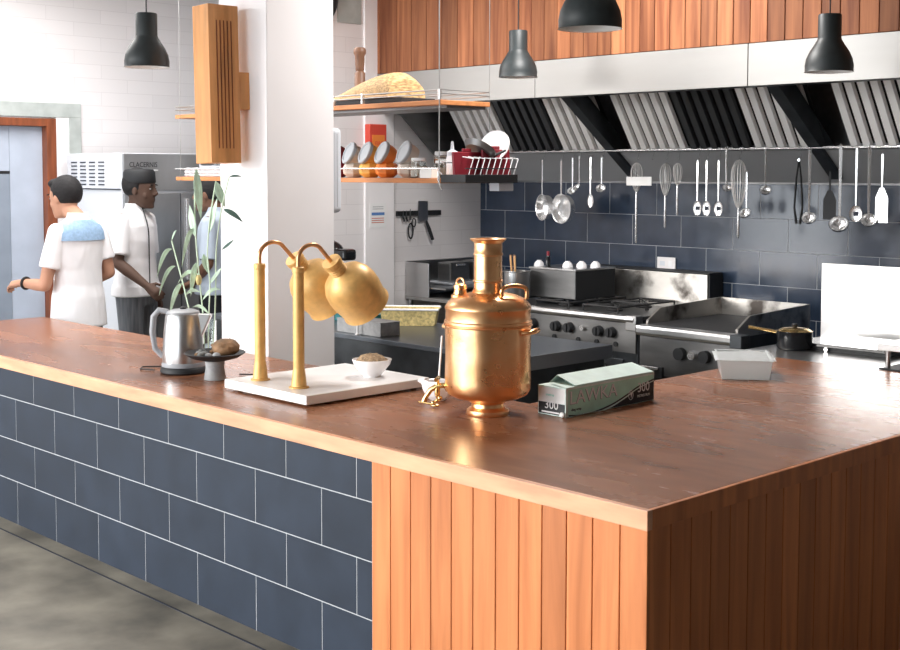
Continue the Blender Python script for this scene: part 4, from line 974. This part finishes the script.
# ================================================================== SAMOVAR
sm = thing('samovar', 'large polished copper samovar urn with a tall chimney on the bar', 'samovar', (-1.238, .652, HT+.001), rotz=0)
sm.scale = (1, 1, .98)
foot = [(.078, 0), (.080, .004), (.078, .018), (.062, .030), (.060, .042), (.070, .050), (.085, .058)]
bodyp = [(.085, .058), (.125, .068), (.148, .080), (.158, .098), (.1595, .13), (.1580, .24), (.1600, .335), (.160, .345), (.163, .348), (.163, .356), (.158, .360), (.1565, .395), (.160, .402), (.160, .408), (.150, .425), (.135, .440), (.105, .452), (.060, .462)]
obj('foot', lathe_solid(B(), foot, n=64), 'copper', sm, True)
obj('urn_body', lathe_solid(B(), bodyp, n=80), 'copper', sm, True)
obj('rim_bead', tube(B(), [(.1615*math.cos(a), .1615*math.sin(a), .340) for a in [2*PI*k/72 for k in range(72)]], .0035, 8, closed=True), 'copper', sm, True)
ch = [(.060, .460), (.057, .470), (.0525, .478), (.0525, .500), (.0555, .503), (.0555, .508), (.0525, .511), (.0515, .60), (.0545, .603), (.0545, .609), (.0520, .612), (.052, .648), (.066, .660), (.067, .664), (.050, .664), (.046, .60), (.046, .48), (0, .47)]
obj('chimney', lathe(B(), ch, n=56), 'copper', sm, True)
for ang in (.35, .35+PI*.92):
    c, s = math.cos(ang), math.sin(ang)
    def L_(r, tt, z): return (r*c-tt*s, r*s+tt*c, z)
    obj('side_handle', tube(B(), [L_(.155, -.045, .318), L_(.182, -.040, .322), L_(.190, -.02, .326), L_(.190, .02, .326), L_(.182, .040, .322), L_(.155, .045, .318)], [.008, .007, .010, .010, .007, .008], 10), 'copper', sm, True)
obj('lid_handle', tube(B(), smooth([(.085, -.012, .445), (.088, -.016, .480), (.100, .030, .492), (.125, .070, .480), (.125, .073, .440)]), .0075, 10), 'copper', sm, True)
bm = B(); lathe_solid(bm, [(.034, .0), (.034, .012), (.026, .016), (.022, .034), (.026, .038), (.024, .05), (.010, .056)], n=32, c=(-.085, -.060, .438)); lp = obj('filler_cap', bm, 'copper', sm, True)
obj('filler_ring', tube(B(), [(-.085+.02*math.cos(a), -.060, .495+.018*math.sin(a)) for a in [2*PI*k/20 for k in range(20)]], .004, 8, closed=True), 'copper', lp, True)
# tap at the lower left
d = Vector((-.80, -.60, 0)).normalized(); n_ = Vector((-d.y, d.x, 0))
bm = B(); lathe_solid(bm, [(.024, 0), (.026, .006), (.016, .012)], n=24, M4=Matrix.Translation(d*.150+Vector((0, 0, .105))) @ Vector((0, 0, 1)).rotation_difference(d).to_matrix().to_4x4())
tp = obj('tap', bm, 'brass', sm, True, label='brass tap')
P_ = lambda a, z, b=0: d*a+n_*b+Vector((0, 0, z))
obj('spout', tube(B(), [P_(.155, .105), P_(.19, .10), P_(.215, .085), P_(.235, .055), P_(.24, .04)], [.010, .011, .010, .009, .011], 12), 'brass', tp, True)
obj('spigot', tube(B(), [P_(.19, .055), P_(.19, .07), P_(.19, .10), P_(.19, .125)], [.006, .011, .010, .006], 12), 'brass', tp, True)
obj('key', tube(B(), [P_(.19, .128, -.028), P_(.19, .130, 0), P_(.19, .128, .028)], [.008, .005, .008], 10), 'brass', tp, True)
for a, z, b in ((.19, .045, 0), (.175, .06, .03), (.20, .04, .025)): obj('tap_ornament', ell(B(), P_(a, z, b), .009), 'brass', tp, True)
# white porcelain by the tap
wc = thing('porcelain_jug', 'small white faceted porcelain jug holding a straw by the tap', 'jug', (-1.575, .715, HT+.001))
obj('jug_body', lathe(B(), [(0, 0), (.030, 0), (.048, .018), (.060, .045), (.064, .066), (.050, .078), (.046, .076), (.058, .062), (.05, .04), (.03, .008), (0, .006)], 8), 'ceramic', wc)
obj('jug_lip', tube(B(), [(-.045, -.03, .07), (-.066, -.045, .074)], [.014, .005], 8), 'ceramic', wc, True)
stw = thing('straw', 'long pale straw standing in the porcelain jug', 'straw', (-1.575, .715, HT+.02))
obj('straw_tube', cyl(B(), (.0, 0, 0), (.012, .012, .235), .004, n=10), 'white_plastic', stw, True)
ts = thing('teaspoon', 'small brass scoop lying under the samovar tap', 'spoon', (-1.47, .60, HT+.001))
obj('scoop_bowl', ell(B(), (0, 0, .008), (.022, .015, .007)), 'brass', ts, True); obj('handle', tube(B(), [(-.02, 0, .010), (-.07, -.02, .014)], [.004, .003], 8), 'brass', ts, True)

# ================================================================== CLING FILM BOX
cf = thing('film_box', 'mint green and black cling film carton with a torn open lid', 'carton', (-.985, .80, HT+.001), rotz=.01)
L, Wd, Hh = .535, .135, .112
obj('carton', box(B(), -Wd, 0, 0, L, 0, Hh*.96), 'mint_card', cf, bevel=.0012)
bm = B(); box(bm, -Wd, 0, L*.20, L, Hh*.965, Hh*.985)
V = [(-.0, .0, Hh*.975), (-.0, L*.20, Hh*.975), (-Wd, L*.20, Hh*.975), (-Wd*.75, L*.06, Hh*1.0)]
vv = [bm.verts.new(v) for v in V]; bm.faces.new(vv)
obj('lid', bm, 'mint_card', cf)
bm = B(); vv = [bm.verts.new(v) for v in ((-Wd*.95, L*.10, Hh*.98), (-Wd*.95, L, Hh*.98), (-Wd*.80, L, Hh*1.22), (-Wd*.80, L*.14, Hh*1.22))]; bm.faces.new(vv)
vv2 = [bm.verts.new(v) for v in ((-Wd*.80, L*.14, Hh*1.22), (-Wd*.80, L*.995, Hh*1.22), (-.002, L*.995, Hh*1.0), (-.002, L*.10, Hh*1.0))]; bm.faces.new(vv2)
lf = obj('lid_flap', bm, 'mint_card', cf); md = lf.modifiers.new('s', 'SOLIDIFY'); md.thickness = .0015
# long face graphics (+X side)
obj('mint_panel', box(B(), .0001, .00035, .012, L-.004, .004, Hh*.90), 'mint_deep', cf)
bm = B(); pts = [(.03*L, .08), (.15*L, .02), (.30*L, .03), (.5*L, .17), (.68*L, .42), (.80*L, .62), (L*.995, .80)]
pts = smooth([(a, b, 0) for a, b in pts], 5)
poly = [(p.x, p.y*Hh*.95) for p in pts]+[(L*.995, .002)]+[(.3*L, .002), (.12*L, .002), (.03*L, .02*Hh)]
prism(bm, poly, .0004, .0010); gf = obj('black_panel', bm, 'card_black', cf)
bm = B()
for i in range(len(pts)-1):
    p, q = pts[i], pts[i+1]; w0 = .035*Hh*(2.4-1.6*i/len(pts)) 
    vv = [bm.verts.new(v) for v in ((.0013, p.x, p.y*Hh*.95-.006), (.0013, q.x, q.y*Hh*.95-.006), (.0013, q.x, q.y*Hh*.95-.006-w0), (.0013, p.x, p.y*Hh*.95-.006-w0))]
    bm.faces.new(vv)
obj('mint_swoosh', bm, 'mint_card', cf)
text('count_lettering', '300', .052, 'paper', cf, (.0016, L*.87, Hh*.52), (PI/2, 0, PI/2), sx=1.0)
text('small_lettering', 'METRES FILM', .014, 'paper', cf, (.0016, L*.87, Hh*.24), (PI/2, 0, PI/2))
obj('round_mark', tube(B(), [(.0014, L*.72+.014*math.cos(a), Hh*.33+.018*math.sin(a)) for a in [2*PI*k/24 for k in range(24)]], .0012, 6, closed=True), 'paper', cf, True)
obj('round_mark', prism(B(), [(L*.72-.004, Hh*.45), (L*.72+.010, Hh*.40), (L*.72+.002, Hh*.22)], .0010, .0018), 'paper', cf)
text('brand_lettering', 'LAWKA', .070, 'paper', cf, (.0012, L*.30, Hh*.60), (PI/2, 0, PI/2), sx=1.15)
text('brand_shadow', 'LAWKA', .070, 'card_black', cf, (.0004, L*.30-.0012, Hh*.60-.001), (PI/2, 0, PI/2), sx=1.15)
text('fine_print', 'cling wrap', .014, 'card_black', cf, (.0008, L*.11, Hh*.22), (PI/2, 0, PI/2))
# end face (-Y side)
obj('end_label', box(B(), -Wd+.004, -.004, -.0014, -.0004, .004, Hh*.42), 'card_black', cf)
obj('end_paper', box(B(), -Wd+.004, -.004, -.0012, -.0004, Hh*.43, Hh*.92), 'white_card', cf)
text('end_count', '300', .045, 'paper', cf, (-Wd*.5, -.002, Hh*.34), (PI/2, 0, 0))
text('end_print', 'metres', .014, 'mint_ink', cf, (-Wd*.55, -.002, Hh*.68), (PI/2, 0, 0))
obj('end_stripe', box(B(), -Wd+.02, -.03, -.0022, -.0012, Hh*.08, Hh*.13), 'paper', cf)
for x in (-.03,): obj('end_tuft', ell(B(), (-.012, -.006, .010), (.012, .008, .010)), 'white_card', cf, True)

# ================================================================== PLASTIC TUB ON THE BAR
ptb = tubbox('plastic_tub', 'clear plastic food tub with a rumpled lid on the bar', 'container', (-1.10, 2.13, HT+.001), .20, .30, .085, 'frosted', None)
ptb.rotation_euler = (0, 0, .65)
obj('folded_liner', box(B(), -.085, .085, -.13, .13, .006, .055), 'white_card', ptb, bevel=.01, seg=3)
bm = B(); n = 14; G_ = []
random.seed(4)
for i in range(n+1):
    G_.append([bm.verts.new((-.13+.26*i/n, -.15+.30*j/n, .083+random.uniform(-.003, .005))) for j in range(n+1)])
for i in range(n):
    for j in range(n): bm.faces.new((G_[i][j], G_[i+1][j], G_[i+1][j+1], G_[i][j+1]))
ll = obj('lid', bm, 'frosted', ptb, True); md = ll.modifiers.new('s', 'SOLIDIFY'); md.thickness = .002
obj('dark_utensil', tube(B(), [(-.02, -.10, .062), (.05, .0, .066), (.06, .10, .05)], [.005, .008, .006], 8), 'black', ptb, True)

# ================================================================== PEOPLE
def head(bm, c, s=1.0):
    x, y, z = c   # centre of head (eye height), forward is +y
    prof = [(-.112, .024, .030, .048), (-.100, .040, .048, .030), (-.075, .055, .068, .014), (-.045, .063, .080, .006), (-.010, .069, .088, .0), (.03, .073, .093, -.004),
            (.065, .071, .090, -.008), (.095, .058, .074, -.010), (.115, .034, .044, -.010), (.122, .012, .016, -.010)]
    loft(bm, [((x, y+q*s, z+h*s), rx*s, ry*s) for h, rx, ry, q in prof], 24)
    # brow, nose, lips, chin, ears
    ell(bm, (x, y+.074*s, z+.022*s), (.045*s, .012*s, .010*s))
    limb(bm, [(x, y+.084*s, z+.012*s), (x, y+.100*s, z-.022*s), (x, y+.090*s, z-.030*s)], [.008*s, .013*s, .010*s], 8)
    for q in (-1, 1): ell(bm, (x+q*.011*s, y+.090*s, z-.029*s), (.009*s, .010*s, .008*s))
    ell(bm, (x, y+.078*s, z-.056*s), (.022*s, .012*s, .006*s)); ell(bm, (x, y+.077*s, z-.067*s), (.019*s, .012*s, .007*s))
    ell(bm, (x, y+.066*s, z-.098*s), (.020*s, .018*s, .014*s))
    for q in (-1, 1):
        ell(bm, (x+q*.075*s, y-.008*s, z-.004*s), (.009*s, .018*s, .031*s), (0, 0, q*-.3))
        ell(bm, (x+q*.044*s, y+.050*s, z-.032*s), (.018*s, .014*s, .022*s))
def hand(bm, w, d, up, s=1.0, curl=.5, thumb=1):
    """w wrist point, d direction of fingers, up = back of the hand"""
    w = Vector(w); d = Vector(d).normalized(); up = Vector(up); up = (up-d*up.dot(d)).normalized(); sd2 = d.cross(up)
    limb(bm, [w, w+d*.03*s, w+d*.085*s], [.024*s, .026*s, .024*s], 10)
    ell(bm, w+d*.05*s+sd2*.018*s, (.018*s, .018*s, .018*s)); 
    for q in (-1, 1): limb(bm, [w+d*.02*s+sd2*q*.014*s, w+d*.082*s+sd2*q*.028*s], [.015*s, .013*s], 8)
    for k, (o_, l_) in enumerate(((-.033, .066), (-.011, .076), (.011, .072), (.032, .058))):
        b = w+d*.085*s+sd2*o_*s; p = [b]; dd = d.copy(); a = 0
        for j, fr_ in enumerate((.42, .32, .26)):
            a += curl*(.5+.35*j); dd = (d*math.cos(a)-up*math.sin(a)).normalized(); p.append(p[-1]+dd*l_*fr_*s)
        limb(bm, p, [.0095*s, .009*s, .0082*s, .007*s], 8)
    b = w+d*.025*s+sd2*thumb*-.022*s
    p = [b, b+(d*.5-sd2*thumb*.8-up*.3).normalized()*.035*s]; p.append(p[-1]+(d*.85-sd2*thumb*.35-up*.35).normalized()*.028*s); p.append(p[-1]+(d*.9-up*.4).normalized()*.022*s)
    limb(bm, p, [.013*s, .0115*s, .010*s, .008*s], 8)
def person(label, loc, rz, H, skin, shirt, trousers, arms, headtilt=(0, 0), hair_style='short', sleeve=.62, hem=.50, headrot=0, scale_w=1.0):
    """arms: dict side -> (elbow, wrist, hand_dir, back_of_hand, curl); local frame: +y forward, +x to the person's right"""
    k = H/1.72; hk = k*1.13
    t = thing('person', label, 'person', loc, rz, 'kitchen staff behind the bar')
    sw = .162*k*scale_w; zs_ = 1.40*k; hipz = .93*k
    hc = Vector((0+headtilt[0], .035+headtilt[1], 1.583*k))
    bm = B()
    loft(bm, [((0, 0, .86*k), .150*k, .105*k), ((0, -.005, .93*k), .165*k, .115*k), ((0, 0, 1.04*k), .145*k, .100*k), ((0, 0, 1.12*k), .140*k, .095*k), ((0, .005, 1.24*k), .160*k, .108*k),
              ((0, 0, 1.34*k), .172*k, .105*k), ((0, -.005, 1.41*k), .145*k, .080*k), ((0, -.005, 1.45*k), .075*k, .060*k)], 24)
    limb(bm, [(0, -.008, 1.42*k), (0, .0, 1.46*k), (hc.x*.8, hc.y-.03, hc.z-.06)], [.062*k, .055*k, .054*k], 16)
    hb = B(); head(hb, (0, 0, 0), hk)
    mr = Matrix.Translation(hc) @ Matrix.Rotation(headrot, 4, 'Z') @ Matrix.Rotation(-.10 if headtilt[1] > .03 else 0, 4, 'X')
    bmesh.ops.transform(hb, matrix=mr, verts=hb.verts)
    tmp = bpy.data.meshes.new('tmp'); hb.to_mesh(tmp); hb.free(); bm.from_mesh(tmp); bpy.data.meshes.remove(tmp)
    for s in (-1, 1):
        sh_ = Vector((s*sw, -.005, 1.375*k))
        el, wr, hd, bk_, curl = arms[s]; el = Vector(el)*k; wr = Vector(wr)*k
        limb(bm, [sh_, sh_.lerp(el, .5), el], [.056*k, .047*k, .039*k], 14)
        limb(bm, [el, el.lerp(wr, .35), wr], [.039*k, .040*k, .026*k], 14)
        hand(bm, wr, hd, bk_, k, curl, s)
        hp = Vector((s*.085*k, 0, .90*k)); kn_ = Vector((s*.095*k, .02, .49*k)); an = Vector((s*.10*k, -.01, .08*k))
        limb(bm, [hp, hp.lerp(kn_, .5), kn_], [.085*k, .075*k, .055*k], 14); limb(bm, [kn_, kn_.lerp(an, .35), an], [.055*k, .053*k, .034*k], 14)
        limb(bm, [an, an+Vector((0, .10, -.04))], [.035*k, .028*k], 10)
    remesh(obj('body', bm, skin, t), .0065, 3)
    # shirt
    bm = B(); hz = 1.72*k*hem
    loft(bm, [((0, 0, hz), .198*k, .158*k), ((0, 0, hz+.07), .194*k, .150*k), ((0, 0, .95*k), .186*k, .138*k), ((0, 0, 1.02*k), .172*k, .124*k), ((0, .0, 1.12*k), .168*k, .120*k), ((0, .005, 1.24*k), .182*k, .128*k),
              ((0, 0, 1.34*k), .190*k, .122*k), ((0, -.005, 1.405*k), .165*k, .098*k), ((0, -.005, 1.45*k), .085*k, .072*k), ((0, -.004, 1.470*k), .066*k, .064*k)], 28)
    for s in (-1, 1):
        sh_ = Vector((s*sw, -.005, 1.372*k)); el = Vector(arms[s][0])*k
        e2 = sh_.lerp(el, sleeve) if sleeve <= 1 else el.lerp(Vector(arms[s][1])*k, sleeve-1)
        if sleeve <= 1: tube(bm, [sh_, sh_.lerp(e2, .5), e2], [.058*k, .062*k, .066*k], 18); ell(bm, sh_, .058*k)
        else: tube(bm, [sh_, sh_.lerp(el, .5), el, e2], [.060*k, .060*k, .056*k, .056*k], 18); ell(bm, sh_, .060*k); ell(bm, el, .0575*k)
    st_ = remesh(obj('shirt', bm, shirt, t), .008, 3)
    obj('collar', lathe(B(), [(.066*k, 1.455*k), (.070*k, 1.462*k), (.064*k, 1.492*k), (.058*k, 1.490*k), (.060*k, 1.46*k)], 32, c=(0, -.003, 0), sy=.98), shirt, t, True)
    bm = B(); loft(bm, [((0, 0, .80*k), .165*k, .118*k), ((0, 0, .94*k), .172*k, .124*k), ((0, 0, 1.0*k), .158*k, .112*k)], 24)
    for s in (-1, 1):
        limb(bm, [(s*.085*k, 0, .88*k), (s*.095*k, .02, .49*k), (s*.10*k, -.005, .09*k)], [.098*k, .075*k, .062*k], 16)
    remesh(obj('trousers', bm, trousers, t), .010, 3)
    for s in (-1, 1):
        bm = B(); ell(bm, (s*.10*k, .05, .04), (.048, .13, .042)); obj('shoe', bm, 'black', t, True)
    # eyes, hair
    for s in (-1, 1):
        p = mr @ Vector((s*.031*hk, .0775*hk, .006*hk)); e = obj('eye', ell(B(), (0, 0, 0), (.012*hk, .006*hk, .0055*hk)), 'eye_white', t, True, loc=p, rot=(0, 0, headrot))
        obj('iris', ell(B(), (0, .0035*hk, 0), (.0058*hk, .004*hk, .0054*hk)), 'black', e, True)
        bp_ = mr @ Vector((s*.032*hk, .085*hk, .030*hk)); obj('eyebrow', ell(B(), (0, 0, 0), (.020*hk, .006, .0045)), 'hair', t, True, loc=bp_, rot=(0, s*.15, headrot))
    bm = B(); ell(bm, (0, -.020*hk, .036*hk), (.084*hk, .098*hk, .100*hk), u=36, v=24)
    for v in list(bm.verts):
        # hairline: remove what hangs over face
        if v.co.z < .048*hk and v.co.y > .020*hk: v.co.y = min(v.co.y, .020*hk); v.co.x *= .95
        if v.co.z < -.03*hk: v.co.z = -.03*hk-(abs(v.co.z)-.03*hk)*.3
        v.co *= 1+.012*math.sin(v.co.x*190)*math.cos(v.co.z*170)
    if hair_style == 'short':
        ell(bm, (0, .045*hk, .090*hk), (.062*hk, .045*hk, .032*hk))
    bmesh.ops.transform(bm, matrix=mr, verts=bm.verts)
    remesh(obj('hair', bm, 'hair', t), .006, 2)
    if hair_style == 'cap':
        bm = B(); lathe_solid(bm, [(.088*hk, .040*hk), (.092*hk, .050*hk), (.088*hk, .105*hk), (.078*hk, .122*hk), (.05*hk, .128*hk)], n=40, c=(0, -.010*hk, 0), sy=1.10, sx=.93)
        bmesh.ops.transform(bm, matrix=mr, verts=bm.verts); obj('cap', bm, 'black', t, True, label='round black kitchen cap')
    return t, k, mr
# young man at the left, back turned, walking left
t1, k1, mr1 = person('person in white short sleeved shirt with blue yoke, seen from behind', (-5.36, 1.17, 0), math.radians(101), 1.66, 'skin_light', 'white_cloth', 'black_trousers',
    {-1: ((-.245, .02, 1.03), (-.235, .27, 1.035), (-.05, 1, -.15), (-.4, .1, 1), .75), 1: ((.215, -.05, 1.09), (.17, .17, 1.0), (-.1, 1, -.1), (0, 0, 1), .5)}, (0, .085), 'short', .68, .435, headrot=.15, scale_w=1.02)
bm = B(); loft(bm, [((0, -.006, 1.315*k1), .1935*k1, .128*k1), ((0, -.006, 1.36*k1), .190*k1, .122*k1), ((0, -.010, 1.408*k1), .168*k1, .104*k1), ((0, -.010, 1.448*k1), .092*k1, .080*k1)], 28)
for v in bm.verts:
    if v.co.y > -.02: v.co.y = -.02
obj('blue_yoke', bm, 'denim_yoke', t1, True, label='pale blue yoke across the shoulders')
w_ = Vector((-.236, .225, 1.035))*k1
obj('wristwatch', tube(B(), [w_+Vector((.034*math.cos(a), 0, .034*math.sin(a))) for a in [2*PI*i/24 for i in range(24)]], .009, 8, closed=True), 'black', t1, True, label='black wristwatch')
# cook with black cap
t2, k2, mr2 = person('person in white chef jacket and black cap, arm held low', (-5.66, 1.755, 0), math.radians(-62), 1.71, 'skin_dark', 'white_cloth', 'grey_trousers',
    {1: ((.225, .0, 1.10), (.205, .20, .955), (-.1, .8, -.6), (.8, .3, .3), .6), -1: ((-.215, -.02, 1.09), (-.19, .03, .84), (.0, .1, -1), (-1, 0, 0), .4)}, (0, .01), 'cap', .82, .502, headrot=.12)
bm = B(); tube(bm, smooth([(.02, .060, 1.475*k2), (.045, .105, 1.40*k2), (.055, .134, 1.30*k2), (.055, .136, 1.15*k2), (.055, .139, .90*k2)]), .004, 8)
obj('jacket_piping', bm, 'black', t2, True, label='dark piping down the jacket front')
# third cook, partly behind the column
t3, k3, mr3 = person('person in pale grey jacket facing left, partly behind the column', (-5.60, 2.36, 0), math.radians(125), 1.67, 'skin_mid', 'pale_blue_cloth', 'black_trousers',
    {-1: ((-.215, -.02, 1.09), (-.14, .12, .95), (.2, 1, -.4), (0, 0, 1), .6), 1: ((.215, -.02, 1.09), (.14, .12, .95), (-.2, 1, -.4), (0, 0, 1), .6)}, (0, .02), 'short', .9, .50)
obj('moustache', ell(B(), (0, 0, 0), (.024, .008, .006)), 'hair', t3, True, loc=mr3 @ Vector((0, .090*k3, -.046*k3)))
